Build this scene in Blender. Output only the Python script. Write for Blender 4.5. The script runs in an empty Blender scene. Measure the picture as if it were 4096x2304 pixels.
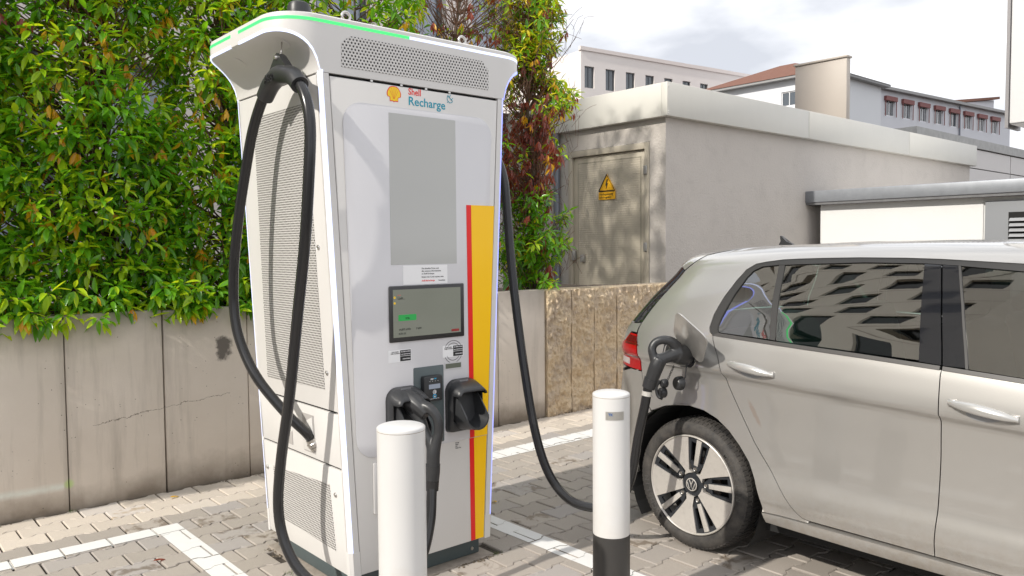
import bpy, bmesh, math, random, bisect
from mathutils import Vector, Matrix, noise
from mathutils.geometry import delaunay_2d_cdt
random.seed(7)
D = bpy.data
scene = bpy.context.scene
col = scene.collection

# ------------------------------------------------------------------ camera
YAW, PITCH, ROLL = 0.71541624, 0.04991845, -0.0076104
EYE = Vector((0, 0, 1.5))
_f = Vector((math.sin(YAW)*math.cos(PITCH), math.cos(YAW)*math.cos(PITCH), -math.sin(PITCH)))
_r = Vector((math.cos(YAW), -math.sin(YAW), 0))
_u = _r.cross(_f)
CR = _r*math.cos(ROLL) + _u*math.sin(ROLL)
CU = _u*math.cos(ROLL) - _r*math.sin(ROLL)
cam_data = D.cameras.new('camera')
cam_data.sensor_width = 36
cam_data.lens = 0.77931*36
cam_data.clip_start = 0.05
cam_data.clip_end = 2000
cam = D.objects.new('camera', cam_data)
cam.matrix_world = Matrix(((CR.x, CU.x, -_f.x, EYE.x), (CR.y, CU.y, -_f.y, EYE.y), (CR.z, CU.z, -_f.z, EYE.z), (0, 0, 0, 1)))
col.objects.link(cam)
scene.camera = cam

# ------------------------------------------------------------------ sky, sun, exposure
SUN_EL, SUN_AZ = 36.0, 1.5          # azimuth: degrees from -X towards +Y
to_sun = Vector((-math.cos(math.radians(SUN_EL))*math.cos(math.radians(SUN_AZ)),
                 math.cos(math.radians(SUN_EL))*math.sin(math.radians(SUN_AZ)),
                 math.sin(math.radians(SUN_EL))))
world = D.worlds.new('World')
scene.world = world
world.use_nodes = True
wn, wl = world.node_tree.nodes, world.node_tree.links
wn.clear()
w_out = wn.new('ShaderNodeOutputWorld')
w_bg = wn.new('ShaderNodeBackground')
w_bg.inputs['Strength'].default_value = 0.12
sky = wn.new('ShaderNodeTexSky')
sky.sky_type = 'NISHITA'
sky.sun_disc = False
sky.sun_elevation = math.radians(SUN_EL)
sky.sun_rotation = math.atan2(to_sun.x, to_sun.y)
sky.air_density = 1.0
sky.dust_density = 1.5
w_tc = wn.new('ShaderNodeTexCoord')
w_map = wn.new('ShaderNodeMapping')
w_map.inputs['Scale'].default_value = (1.0, 1.0, 2.6)
w_map.inputs['Location'].default_value = (1.3, 2.2, 0.7)
w_n1 = wn.new('ShaderNodeTexNoise')
w_n1.inputs['Scale'].default_value = 2.3
w_n1.inputs['Detail'].default_value = 7
w_n1.inputs['Roughness'].default_value = 0.55
w_n1.inputs['Distortion'].default_value = 0.3
w_r1 = wn.new('ShaderNodeValToRGB')
w_r1.color_ramp.elements[0].position = 0.12
w_r1.color_ramp.elements[1].position = 0.36
w_n2 = wn.new('ShaderNodeTexNoise')
w_n2.inputs['Scale'].default_value = 2.7
w_n2.inputs['Detail'].default_value = 6
w_r2 = wn.new('ShaderNodeValToRGB')
w_r2.color_ramp.elements[0].position = 0.38
w_r2.color_ramp.elements[0].color = (4.3, 4.5, 4.95, 1)
w_r2.color_ramp.elements[1].position = 0.64
w_r2.color_ramp.elements[1].color = (9.6, 9.6, 9.7, 1)
w_mix = wn.new('ShaderNodeMix')
w_mix.data_type = 'RGBA'
wl.new(w_tc.outputs['Generated'], w_map.inputs['Vector'])
wl.new(w_map.outputs['Vector'], w_n1.inputs['Vector'])
wl.new(w_map.outputs['Vector'], w_n2.inputs['Vector'])
wl.new(w_n1.outputs['Fac'], w_r1.inputs['Fac'])
wl.new(w_n2.outputs['Fac'], w_r2.inputs['Fac'])
wl.new(w_r1.outputs['Color'], w_mix.inputs['Factor'])
wl.new(sky.outputs['Color'], w_mix.inputs['A'])
wl.new(w_r2.outputs['Color'], w_mix.inputs['B'])
wl.new(w_mix.outputs['Result'], w_bg.inputs['Color'])
wl.new(w_bg.outputs['Background'], w_out.inputs['Surface'])

sun_data = D.lights.new('sun', 'SUN')
sun_data.energy = 2.9
sun_data.angle = math.radians(1.2)
sun_data.color = (1.0, 0.945, 0.86)
sun = D.objects.new('sun', sun_data)
sun.rotation_euler = to_sun.to_track_quat('Z', 'Y').to_euler()
sun.location = (-6, 4, 9)
col.objects.link(sun)

scene.view_settings.view_transform = 'Standard'
scene.view_settings.look = 'None'
scene.view_settings.exposure = 0.52
scene.view_settings.gamma = 1.0
scene.render.engine = 'CYCLES'
scene.cycles.use_denoising = True
scene.cycles.max_bounces = 8
scene.cycles.transparent_max_bounces = 12
scene.cycles.sample_clamp_indirect = 6.0

# ------------------------------------------------------------------ materials
MATS = {}
def _nt(name):
    m = D.materials.new(name); m.use_nodes = True
    nt = m.node_tree
    return m, nt, nt.nodes, nt.links, nt.nodes['Principled BSDF']
def noise_node(nt, scale, detail=4, rough=0.55, vec=None, dist=0.0):
    n = nt.nodes.new('ShaderNodeTexNoise')
    n.inputs['Scale'].default_value = scale; n.inputs['Detail'].default_value = detail
    n.inputs['Roughness'].default_value = rough; n.inputs['Distortion'].default_value = dist
    if vec is not None: nt.links.new(vec, n.inputs['Vector'])
    return n.outputs['Fac']
def ramp(nt, fac, p0, p1, c0=(0, 0, 0, 1), c1=(1, 1, 1, 1)):
    r = nt.nodes.new('ShaderNodeValToRGB')
    r.color_ramp.elements[0].position = p0; r.color_ramp.elements[1].position = p1
    r.color_ramp.elements[0].color = c0; r.color_ramp.elements[1].color = c1
    nt.links.new(fac, r.inputs['Fac'])
    return r.outputs['Color']
def mixc(nt, fac, a, b, mode='MIX'):
    x = nt.nodes.new('ShaderNodeMix'); x.data_type = 'RGBA'; x.blend_type = mode
    for k, v in (('Factor', fac), ('A', a), ('B', b)):
        if isinstance(v, (int, float)): x.inputs[k].default_value = v
        elif isinstance(v, tuple): x.inputs[k].default_value = v if len(v) == 4 else (*v, 1)
        else: nt.links.new(v, x.inputs[k])
    return x.outputs['Result']
def mth(nt, op, a, b=None, c=None):
    n = nt.nodes.new('ShaderNodeMath'); n.operation = op
    for i, v in enumerate((a, b, c)):
        if v is None: continue
        if isinstance(v, (int, float)): n.inputs[i].default_value = v
        else: nt.links.new(v, n.inputs[i])
    return n.outputs[0]
def position(nt):
    return nt.nodes.new('ShaderNodeNewGeometry').outputs['Position']
def scaled(nt, vec, s):
    m = nt.nodes.new('ShaderNodeMapping'); m.inputs['Scale'].default_value = s
    nt.links.new(vec, m.inputs['Vector']); return m.outputs['Vector']
def bump(nt, bsdf, h, strength, dist=0.01):
    b = nt.nodes.new('ShaderNodeBump'); b.inputs['Strength'].default_value = strength
    b.inputs['Distance'].default_value = dist
    nt.links.new(h, b.inputs['Height']); nt.links.new(b.outputs['Normal'], bsdf.inputs['Normal'])
def mat(name, c, rough=0.5, metal=0.0, var=0.0, vscale=6.0, bmp=0.0, bscale=80.0, coat=0.0, spec=0.5, emit=None, es=0.0, dirt=0.0):
    if name in MATS: return MATS[name]
    m, nt, N, L, b = _nt(name)
    b.inputs['Base Color'].default_value = (*c, 1)
    b.inputs['Roughness'].default_value = rough; b.inputs['Metallic'].default_value = metal
    b.inputs['Coat Weight'].default_value = coat; b.inputs['Specular IOR Level'].default_value = spec
    pos = position(nt)
    cc = None
    if var:
        f = noise_node(nt, vscale, 5, 0.6, pos)
        cc = mixc(nt, f, tuple(x*(1-var) for x in c), tuple(min(1, x*(1+var)) for x in c))
    if dirt:
        d = ramp(nt, noise_node(nt, vscale*2.2, 8, 0.7, pos, 0.4), 0.5, 0.72)
        cc = mixc(nt, mth(nt, 'MULTIPLY', d, dirt), cc if cc is not None else c, tuple(x*0.45 for x in c))
    if cc is not None: L.new(cc, b.inputs['Base Color'])
    if bmp: bump(nt, b, noise_node(nt, bscale, 6, 0.6, pos), bmp)
    if emit:
        b.inputs['Emission Color'].default_value = (*emit, 1); b.inputs['Emission Strength'].default_value = es
    MATS[name] = m
    return m

# ------------------------------------------------------------------ mesh helpers
def link(o, parent=None):
    col.objects.link(o)
    if parent is not None:
        o.parent = parent
        o.matrix_parent_inverse = Matrix.Translation(-parent_loc(parent))
    return o
def parent_loc(p):
    v = Vector(p.location)
    return v if p.type == 'EMPTY' else Vector((0, 0, 0))
def obj(name, verts, faces, m, parent=None, smooth=False, auto=None):
    me = D.meshes.new(name)
    me.from_pydata([tuple(v) for v in verts], [], faces)
    mm = m if isinstance(m, (list, tuple)) else [m]
    for x in mm: me.materials.append(x)
    if smooth:
        me.polygons.foreach_set('use_smooth', [True]*len(me.polygons))
        if auto: me.set_sharp_from_angle(angle=math.radians(auto))
    me.update()
    o = D.objects.new(name, me)
    return link(o, parent)
def from_bm(name, bm, m, parent=None, smooth=False, auto=40):
    me = D.meshes.new(name)
    bmesh.ops.recalc_face_normals(bm, faces=bm.faces)
    bm.to_mesh(me); bm.free()
    mm = m if isinstance(m, (list, tuple)) else [m]
    for x in mm: me.materials.append(x)
    if smooth:
        me.polygons.foreach_set('use_smooth', [True]*len(me.polygons))
        me.set_sharp_from_angle(angle=math.radians(auto))
    return link(D.objects.new(name, me), parent)
def tag(o, label=None, cat=None, group=None, kind=None):
    if label: o['label'] = label
    if cat: o['category'] = cat
    if group: o['group'] = group
    if kind: o['kind'] = kind
    return o
def thing(name, loc, label, cat, group=None):
    e = D.objects.new(name, None); e.location = loc; e.empty_display_size = 0.1
    col.objects.link(e)
    return tag(e, label, cat, group)
def bm_box(bm, x0, x1, y0, y1, z0, z1, bev=0.0, seg=2):
    r = bmesh.ops.create_cube(bm, size=1.0)
    vs = r['verts']
    for v in vs:
        v.co = Vector((x0+(v.co.x+.5)*(x1-x0), y0+(v.co.y+.5)*(y1-y0), z0+(v.co.z+.5)*(z1-z0)))
    if bev:
        es = list({e for v in vs for e in v.link_edges})
        bmesh.ops.bevel(bm, geom=es, offset=bev, segments=seg, profile=0.5, affect='EDGES')
def box(name, x0, x1, y0, y1, z0, z1, m, parent=None, bev=0.0, seg=2):
    bm = bmesh.new(); bm_box(bm, x0, x1, y0, y1, z0, z1, bev, seg)
    return from_bm(name, bm, m, parent, smooth=bev > 0, auto=50)
def frame_map(o, ax, ay, az):
    """2-D point (a,b) and height h -> world, axes given as vectors"""
    o, ax, ay, az = Vector(o), Vector(ax), Vector(ay), Vector(az)
    return lambda a, b, h=0.0: o + ax*a + ay*b + az*h
def slab(name, poly, fm, h0, h1, m, parent=None, bev=0.0, smooth=False):
    """extrude a 2-D polygon between heights h0 and h1 through the map fm"""
    bm = bmesh.new(); n = len(poly)
    a = [bm.verts.new(fm(p[0], p[1], h0)) for p in poly]
    b = [bm.verts.new(fm(p[0], p[1], h1)) for p in poly]
    bm.faces.new(a[::-1]); top = bm.faces.new(b)
    for i in range(n): bm.faces.new((a[i], a[(i+1) % n], b[(i+1) % n], b[i]))
    if bev:
        bmesh.ops.bevel(bm, geom=list(top.edges), offset=bev, segments=2, profile=0.5, affect='EDGES')
    return from_bm(name, bm, m, parent, smooth=smooth or bev > 0, auto=40)
def rrect(x0, x1, y0, y1, r, n=6):
    out = []
    for cx, cy, a0 in ((x1-r, y1-r, 0), (x0+r, y1-r, 90), (x0+r, y0+r, 180), (x1-r, y0+r, 270)):
        for i in range(n+1):
            a = math.radians(a0+90*i/n); out.append((cx+r*math.cos(a), cy+r*math.sin(a)))
    return out
def catmull(pts, n=8):
    P = [Vector(p) for p in pts]; out = []
    for i in range(len(P)-1):
        p0 = P[i-1] if i else P[0]*2-P[1]; p1, p2 = P[i], P[i+1]
        p3 = P[i+2] if i+2 < len(P) else P[-1]*2-P[-2]
        for k in range(n):
            t = k/n
            out.append(0.5*((2*p1)+(p2-p0)*t+(2*p0-5*p1+4*p2-p3)*t*t+(3*p1-p0-3*p2+p3)*t**3))
    out.append(P[-1]); return out
def tube_geo(path, rad, sides=12, caps=True, V=None, F=None):
    V = [] if V is None else V; F = [] if F is None else F
    n = len(path); base = len(V)
    R = rad if isinstance(rad, (list, tuple)) else [rad]*n
    t0 = (path[1]-path[0]).normalized()
    up = Vector((0, 0, 1)) if abs(t0.z) < .9 else Vector((1, 0, 0))
    nrm = (up-t0*up.dot(t0)).normalized()
    for i in range(n):
        t = (path[min(i+1, n-1)]-path[max(i-1, 0)])
        t = t.normalized() if t.length > 1e-9 else t0
        nrm = (nrm-t*nrm.dot(t)); nrm = nrm.normalized() if nrm.length > 1e-6 else t.orthogonal().normalized()
        bn = t.cross(nrm)
        for k in range(sides):
            a = 2*math.pi*k/sides
            V.append(path[i]+(nrm*math.cos(a)+bn*math.sin(a))*R[i])
    for i in range(n-1):
        for k in range(sides):
            a = base+i*sides+k; b = base+i*sides+(k+1) % sides
            F.append((a, b, b+sides, a+sides))
    if caps:
        F.append(tuple(base+k for k in range(sides))[::-1])
        F.append(tuple(base+(n-1)*sides+k for k in range(sides)))
    return V, F
def tube(name, pts, rad, m, parent=None, sides=14, sub=8, raw=False):
    path = [Vector(p) for p in pts] if raw else catmull(pts, sub)
    if isinstance(rad, (list, tuple)) and not raw:
        rr = []
        for i in range(len(path)):
            x = i/sub; k = min(int(x), len(rad)-2); rr.append(rad[k]+(rad[k+1]-rad[k])*(x-k))
        rad = rr
    V, F = tube_geo(path, rad, sides)
    return obj(name, V, F, m, parent, smooth=True, auto=60)
def lathe_geo(prof, fm, seg=32, V=None, F=None, closed=False):
    """profile of (radius, height) turned about the map's third axis"""
    V = [] if V is None else V; F = [] if F is None else F; base = len(V); n = len(prof)
    for k in range(seg):
        a = 2*math.pi*k/seg
        for r, h in prof: V.append(fm(r*math.cos(a), r*math.sin(a), h))
    for k in range(seg):
        for i in range(n-1):
            a = base+k*n+i; b = base+((k+1) % seg)*n+i
            F.append((a, b, b+1, a+1))
    return V, F
def lathe(name, prof, fm, m, parent=None, seg=32, auto=35):
    V, F = lathe_geo(prof, fm, seg)
    me = obj(name, V, F, m, parent, smooth=True, auto=auto)
    bm = bmesh.new(); bm.from_mesh(me.data)
    bmesh.ops.remove_doubles(bm, verts=bm.verts, dist=1e-5)
    bmesh.ops.recalc_face_normals(bm, faces=bm.faces)
    bm.to_mesh(me.data); bm.free()
    me.data.polygons.foreach_set('use_smooth', [True]*len(me.data.polygons))
    me.data.set_sharp_from_angle(angle=math.radians(auto))
    return me
def text(name, body, size, loc, m, parent=None, rot=(math.pi/2, 0, 0), bold=0.0, align='LEFT', ext=0.0004, sx=1.0):
    cu = D.curves.new(name, 'FONT'); cu.body = body; cu.size = size; cu.align_x = align
    cu.offset = bold*size; cu.extrude = ext; cu.resolution_u = 3
    t = D.objects.new(name+'_tmp', cu); col.objects.link(t)
    bpy.context.view_layer.update()
    me = D.meshes.new_from_object(t.evaluated_get(bpy.context.evaluated_depsgraph_get()))
    D.objects.remove(t); D.curves.remove(cu)
    me.name = name; me.materials.clear(); me.materials.append(m)
    M = Matrix.Translation(Vector(loc)) @ Matrix(rot).to_4x4() if isinstance(rot, Matrix) else None
    from mathutils import Euler
    M = Matrix.Translation(Vector(loc)) @ (rot.to_4x4() if isinstance(rot, Matrix) else Euler(rot).to_matrix().to_4x4()) @ Matrix.Diagonal((sx, 1, 1, 1))
    me.transform(M)
    return link(D.objects.new(name, me), parent)
WORLD = frame_map((0, 0, 0), (1, 0, 0), (0, 1, 0), (0, 0, 1))
# ------------------------------------------------------------------ ground and paving
def ground_mat():
    m, nt, N, L, b = _nt('joint_sand')
    p = position(nt)
    c = mixc(nt, noise_node(nt, 60, 5, .7, p), (.030, .025, .020), (.095, .078, .062))
    L.new(c, b.inputs['Base Color']); b.inputs['Roughness'].default_value = .95
    bump(nt, b, noise_node(nt, 220, 3, .6, p), .6, .004)
    return m
V = []; F = []
R0 = 900
gx = [-R0, -60, -12, 12, 60, R0]; gy = [-R0, -60, -12, 12, 60, R0]
for y in gy:
    for x in gx: V.append((x, y, -0.014))
for j in range(5):
    for i in range(5): a = j*6+i; F.append((a, a+1, a+7, a+6))
ground = tag(obj('ground', V, F, ground_mat()), kind='structure')

PL, PW = 0.2185, 0.1525
def paver_mat(name, c, light):
    m, nt, N, L, b = _nt(name)
    p = position(nt)
    sep = N.new('ShaderNodeSeparateXYZ'); L.new(p, sep.inputs[0])
    row = mth(nt, 'FLOOR', mth(nt, 'DIVIDE', mth(nt, 'SUBTRACT', 5.108, sep.outputs[1]), PW))
    odd = mth(nt, 'MODULO', row, 2.0)
    u = mth(nt, 'DIVIDE', mth(nt, 'SUBTRACT', mth(nt, 'ADD', sep.outputs[0], mth(nt, 'MULTIPLY', odd, PL/2)), .862), PL)
    cell = mth(nt, 'FLOOR', u)
    cv = N.new('ShaderNodeCombineXYZ'); L.new(cell, cv.inputs[0]); L.new(row, cv.inputs[1])
    wnz = N.new('ShaderNodeTexWhiteNoise'); L.new(cv.outputs[0], wnz.inputs['Vector'])
    k = wnz.outputs['Value']
    c1 = mixc(nt, k, tuple(x*.88 for x in c), tuple(x*1.12 for x in c))
    c1 = mixc(nt, mth(nt, 'MULTIPLY', noise_node(nt, 9, 6, .65, p), .40), c1, tuple(x*.70 for x in c))
    c1 = mixc(nt, mth(nt, 'MULTIPLY', ramp(nt, noise_node(nt, 420, 2, .5, p), .52, .75), .35), c1, tuple(min(1, x*1.6) for x in c))
    # bluish / brownish stones here and there
    c1 = mixc(nt, mth(nt, 'MULTIPLY', ramp(nt, wnz.outputs['Color'], .62, .8), .28), c1, (c[0]*.8, c[1]*.9, c[2]*1.12))
    # damp brown stain, only on some stones
    gate = mth(nt, 'GREATER_THAN', k, .91)
    st = mth(nt, 'MULTIPLY', ramp(nt, noise_node(nt, 11, 5, .6, p, .5), .50, .58), gate)
    c1 = mixc(nt, mth(nt, 'MULTIPLY', st, .62 if not light else .5), c1, (.11, .075, .045) if not light else (.36, .25, .12))
    gen = ramp(nt, noise_node(nt, 3.2, 7, .7, p, .6), .66, .76)
    c1 = mixc(nt, mth(nt, 'MULTIPLY', gen, .35), c1, tuple(x*.5 for x in c))
    L.new(c1, b.inputs['Base Color'])
    rg = N.new('ShaderNodeMapRange'); L.new(st, rg.inputs[0]); rg.inputs[3].default_value = .8; rg.inputs[4].default_value = .42
    L.new(rg.outputs[0], b.inputs['Roughness'])
    b.inputs['Specular IOR Level'].default_value = .35
    bump(nt, b, noise_node(nt, 260, 4, .7, p), .35, .003)
    return m
M_PAVE = paver_mat('grey_paver', (.385, .345, .305), False)
M_PAVEL = paver_mat('pale_paver', (.58, .515, .44), True)

def paver_outline(g, ge):
    """double-T stone, centred; g long-joint half gap, ge end-joint half gap"""
    h, a, w = PW/2, .0105, .012
    xe, x1 = PL/2-ge, PL/4
    def side(s):
        pts = [(-xe, s*(h+a-g)), (-x1-w, s*(h+a-g)), (-x1+w, s*(h-a-g)), (x1-w, s*(h-a-g)), (x1+w, s*(h+a-g)), (xe, s*(h+a-g))]
        return pts
    return side(-1)+side(1)[::-1]
OUT = paver_outline(.0019, .0048)
def paver_geo(V, F, cx, cy, cz=0.0, tx=0.0, ty=0.0):
    b = len(V); n = len(OUT)
    def z(x, y): return cz+tx*x+ty*y
    ins = []
    for x, y in OUT:
        ins.append((x-math.copysign(.004, x) if abs(x) > PL/4+.03 else x, y-math.copysign(.0042, y)))
    for (x, y) in ins: V.append((cx+x, cy+y, z(x, y)))
    for (x, y) in OUT: V.append((cx+x, cy+y, z(x, y)-.0042))
    for (x, y) in OUT: V.append((cx+x, cy+y, z(x, y)-.045))
    F.append(tuple(range(b, b+n)))
    for i in range(n):
        j = (i+1) % n
        F.append((b+i, b+n+i, b+n+j, b+j)); F.append((b+n+i, b+2*n+i, b+2*n+j, b+n+j))
X0C, X1C, Y0C, Y1C = 1.70, 2.415, 3.0, 3.79     # charger foot
def foot(x, y): return X0C-.02 < x < X1C+.02 and Y0C-.03 < y < Y1C+.03
paving = tag(D.objects.new('paving', None), kind='structure')
paving.location = (3, 2, 0); col.objects.link(paving)
stones = []
for k in range(0, 44):
    cy = 5.03-PW*k+.0015*math.sin(k*2.1)
    ph = .862 if k % 2 == 0 else .7525
    for i in range(-12, 44):
        cx = ph+PL*(i+.5)
        if not (-1.6 < cx < 9.2) or foot(cx, cy): continue
        d = Vector((cx, cy, 0))-EYE
        zf = d.dot(_f); vis = False
        if zf > .3:
            u, v = d.dot(CR)/zf*.77931*1024+512, 288-d.dot(CU)/zf*.77931*1024
            vis = -5 < u < 1029 and v < 580
            if 3.2 < cx < 5.1 and cy < 1.9: vis = False
            # behind the station
            if X0C < cx and cy > 3.8:
                q = cx/cy
                if 1.62/3.0 < q < 2.45/2.97 and not q < 1.62/3.75: vis = vis and False
        stones.append((cx, cy, k, vis, d.length))
order = sorted([s for s in stones if s[3]], key=lambda s: s[4])
near = set(id(s) for s in order[:300])
Vp, Fp = [], []; paver_geo(Vp, Fp, 0, 0)
me_s = {}
for kk, mm in (('g', M_PAVE), ('l', M_PAVEL)):
    me = D.meshes.new('paver'); me.from_pydata(Vp, [], Fp); me.materials.append(mm); me.update(); me_s[kk] = me
rs = random.Random(3)
Vg, Fg, Vl, Fl = [], [], [], []
STONES = []
for s in stones:
    cx, cy, k = s[:3]
    dz = rs.uniform(-.0016, .0016); tx = rs.uniform(-.008, .008); ty = rs.uniform(-.008, .008)
    jx = rs.uniform(-.0012, .0012)
    STONES.append((cx+jx, cy, dz, tx, ty))
    if id(s) in near:
        o = D.objects.new('paver', me_s['l' if k < 3 else 'g'])
        col.objects.link(o); o.parent = paving; o.matrix_parent_inverse = Matrix.Translation(-paving.location)
        o.location = (cx+jx, cy, dz); o.rotation_euler = (ty, -tx, 0)
    else:
        paver_geo(Vl if k < 3 else Vg, Fl if k < 3 else Fg, cx+jx, cy, dz, tx, ty)
tag(obj('paver_field', Vg, Fg, M_PAVE, paving), kind='stuff')
tag(obj('paver_field', Vl, Fl, M_PAVEL, paving), kind='stuff')

# painted bay lines: paint lies on the stones, stone by stone
def clip(poly, x0, x1, y0, y1):
    def cut(P, f, ins):
        out = []
        for i in range(len(P)):
            a, b = P[i], P[(i+1) % len(P)]; fa, fb = f(a), f(b)
            if fa >= 0: out.append(a)
            if (fa >= 0) != (fb >= 0):
                t = fa/(fa-fb); out.append((a[0]+(b[0]-a[0])*t, a[1]+(b[1]-a[1])*t))
        return out
    for f in (lambda p: p[0]-x0, lambda p: x1-p[0], lambda p: p[1]-y0, lambda p: y1-p[1]):
        poly = cut(poly, f, 0)
        if len(poly) < 3: return []
    return poly
def paint_mat():
    m, nt, N, L, b = _nt('white_road_paint')
    p = position(nt)
    c = mixc(nt, mth(nt, 'MULTIPLY', noise_node(nt, 14, 6, .7, p), .25), (.76, .76, .75), (.50, .48, .45))
    wear = ramp(nt, noise_node(nt, 120, 5, .8, p), .63, .70)
    c = mixc(nt, mth(nt, 'MULTIPLY', wear, .6), c, (.42, .39, .36))
    L.new(c, b.inputs['Base Color']); b.inputs['Roughness'].default_value = .65
    return m
M_PAINT = paint_mat()
def bay_line(label, x0, x1, y0, y1):
    V, F = [], []
    for cx, cy, dz, tx, ty in STONES:
        if cx < x0-.2 or cx > x1+.2 or cy < y0-.2 or cy > y1+.2: continue
        P = clip([(cx+x, cy+y) for x, y in OUT], x0, x1, y0, y1)
        if P:
            b = len(V)
            for x, y in P: V.append((x, y, dz+tx*(x-cx)+ty*(y-cy)+.0022))
            F.append(tuple(range(b, b+len(P))))
    b = len(V); V += [(x0, y0, -.0045), (x1, y0, -.0045), (x1, y1, -.0045), (x0, y1, -.0045)]; F.append((b, b+1, b+2, b+3))
    return tag(obj('parking_line', V, F, M_PAINT), label, 'parking line', 'painted parking bay lines')
bay_line('white painted bay line running parallel to the concrete wall', -1.5, 1.44, 4.365, 4.485)
bay_line('white painted bay line before the rough stone blocks', 3.0, 8.5, 4.31, 4.50)
bay_line('white painted bay line leaving the corner left of the charger towards the viewer', 1.312, 1.44, 1.5, 4.360)
bay_line('white painted bay line between the two bollards and the silver car', 2.675, 2.80, 0.6, 4.30)
# mortar bed round the charger foot
box('concrete_pad', X0C-.035, X1C+.035, Y0C-.035, Y1C+.035, -.03, .006, mat('pad_concrete', (.30, .26, .22), .9, var=.35, vscale=25, bmp=.6, bscale=120), bev=.004)
tag(D.objects['concrete_pad'], 'low concrete foundation pad under the charging station', 'concrete pad')
# ------------------------------------------------------------------ retaining wall
YW, HWALL = 5.112, 1.135
def wall_mat():
    m, nt, N, L, b = _nt('cast_concrete')
    p = position(nt)
    base = (.43, .375, .305)
    c = mixc(nt, noise_node(nt, 2.2, 6, .6, p), (.52, .455, .385), (.66, .595, .52))
    st = ramp(nt, noise_node(nt, 1.0, 6, .65, scaled(nt, p, (9, 1, .8))), .50, .74)
    c = mixc(nt, mth(nt, 'MULTIPLY', st, .45), c, (.22, .195, .165))
    sep = N.new('ShaderNodeSeparateXYZ'); L.new(p, sep.inputs[0])
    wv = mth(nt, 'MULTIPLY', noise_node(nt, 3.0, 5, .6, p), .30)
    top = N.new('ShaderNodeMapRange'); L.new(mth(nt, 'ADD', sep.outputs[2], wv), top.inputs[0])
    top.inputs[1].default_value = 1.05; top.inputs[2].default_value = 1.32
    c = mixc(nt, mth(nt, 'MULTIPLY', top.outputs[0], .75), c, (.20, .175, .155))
    bot = N.new('ShaderNodeMapRange'); L.new(mth(nt, 'SUBTRACT', sep.outputs[2], wv), bot.inputs[0])
    bot.inputs[1].default_value = .02; bot.inputs[2].default_value = -.14
    c = mixc(nt, mth(nt, 'MULTIPLY', bot.outputs[0], .8), c, (.16, .125, .09))
    # tiny air holes
    vo = N.new('ShaderNodeTexVoronoi'); vo.inputs['Scale'].default_value = 26; L.new(p, vo.inputs['Vector'])
    hole = mth(nt, 'LESS_THAN', vo.outputs['Distance'], .075)
    hole = mth(nt, 'MULTIPLY', hole, ramp(nt, noise_node(nt, 5, 3, .5, p), .48, .56))
    c = mixc(nt, mth(nt, 'MULTIPLY', hole, .8), c, (.07, .06, .05))
    # pale scuffs
    sc = ramp(nt, noise_node(nt, 7, 8, .8, scaled(nt, p, (1, 1, 1.8)), 1.2), .66, .74)
    c = mixc(nt, mth(nt, 'MULTIPLY', sc, .30), c, (.62, .58, .52))
    # black tar smudge and chalk / marking-spray mark
    dx = mth(nt, 'DIVIDE', mth(nt, 'SUBTRACT', sep.outputs[0], 1.965), .062)
    dz = mth(nt, 'DIVIDE', mth(nt, 'SUBTRACT', sep.outputs[2], .865), .088)
    rr = mth(nt, 'ADD', mth(nt, 'MULTIPLY', dx, dx), mth(nt, 'MULTIPLY', dz, dz))
    rr = mth(nt, 'ADD', rr, mth(nt, 'MULTIPLY', mth(nt, 'SUBTRACT', noise_node(nt, 18, 6, .7, p), .5), 2.6))
    sm = ramp(nt, rr, .35, 1.0, (1, 1, 1, 1), (0, 0, 0, 1))
    sm = mth(nt, 'MULTIPLY', sm, mth(nt, 'LESS_THAN', mth(nt, 'ABSOLUTE', dx), 1.4))
    c = mixc(nt, mth(nt, 'MULTIPLY', sm, .85), c, (.06, .05, .045))
    ch = ramp(nt, mth(nt, 'ABSOLUTE', mth(nt, 'SUBTRACT', sep.outputs[2], mth(nt, 'ADD', .145, mth(nt, 'MULTIPLY', noise_node(nt, 6, 3, .5, p), .02)))), .004, .03, (1, 1, 1, 1), (0, 0, 0, 1))
    ch = mth(nt, 'MULTIPLY', ch, mth(nt, 'LESS_THAN', sep.outputs[0], 1.02))
    ch = mth(nt, 'MULTIPLY', ch, mth(nt, 'ADD', .25, noise_node(nt, 30, 4, .7, p)))
    c = mixc(nt, ch, c, (.66, .68, .62))
    gd = mth(nt, 'ADD', mth(nt, 'POWER', mth(nt, 'DIVIDE', mth(nt, 'SUBTRACT', sep.outputs[0], 1.045), .032), 2.0),
             mth(nt, 'POWER', mth(nt, 'DIVIDE', mth(nt, 'SUBTRACT', sep.outputs[2], .16), .032), 2.0))
    gm = ramp(nt, gd, .1, 1.1, (1, 1, 1, 1), (0, 0, 0, 1))
    c = mixc(nt, mth(nt, 'MULTIPLY', gm, .6), c, (.42, .62, .16))
    # hairline crack
    cz = mth(nt, 'ADD', mth(nt, 'MULTIPLY', mth(nt, 'SUBTRACT', sep.outputs[0], 1.2), .10), .49)
    cr = mth(nt, 'ABSOLUTE', mth(nt, 'SUBTRACT', sep.outputs[2], mth(nt, 'ADD', cz, mth(nt, 'MULTIPLY', mth(nt, 'SUBTRACT', noise_node(nt, 7, 5, .7, p), .5), .10))))
    crm = mth(nt, 'LESS_THAN', cr, .0018)
    crm = mth(nt, 'MULTIPLY', crm, mth(nt, 'GREATER_THAN', sep.outputs[0], 1.18))
    crm = mth(nt, 'MULTIPLY', crm, mth(nt, 'LESS_THAN', sep.outputs[0], 2.0))
    c = mixc(nt, mth(nt, 'MULTIPLY', crm, .75), c, (.09, .075, .06))
    L.new(c, b.inputs['Base Color']); b.inputs['Roughness'].default_value = .82; b.inputs['Specular IOR Level'].default_value = .3
    bump(nt, b, mth(nt, 'ADD', noise_node(nt, 90, 6, .65, p), mth(nt, 'MULTIPLY', hole, -1.0)), .22, .006)
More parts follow.
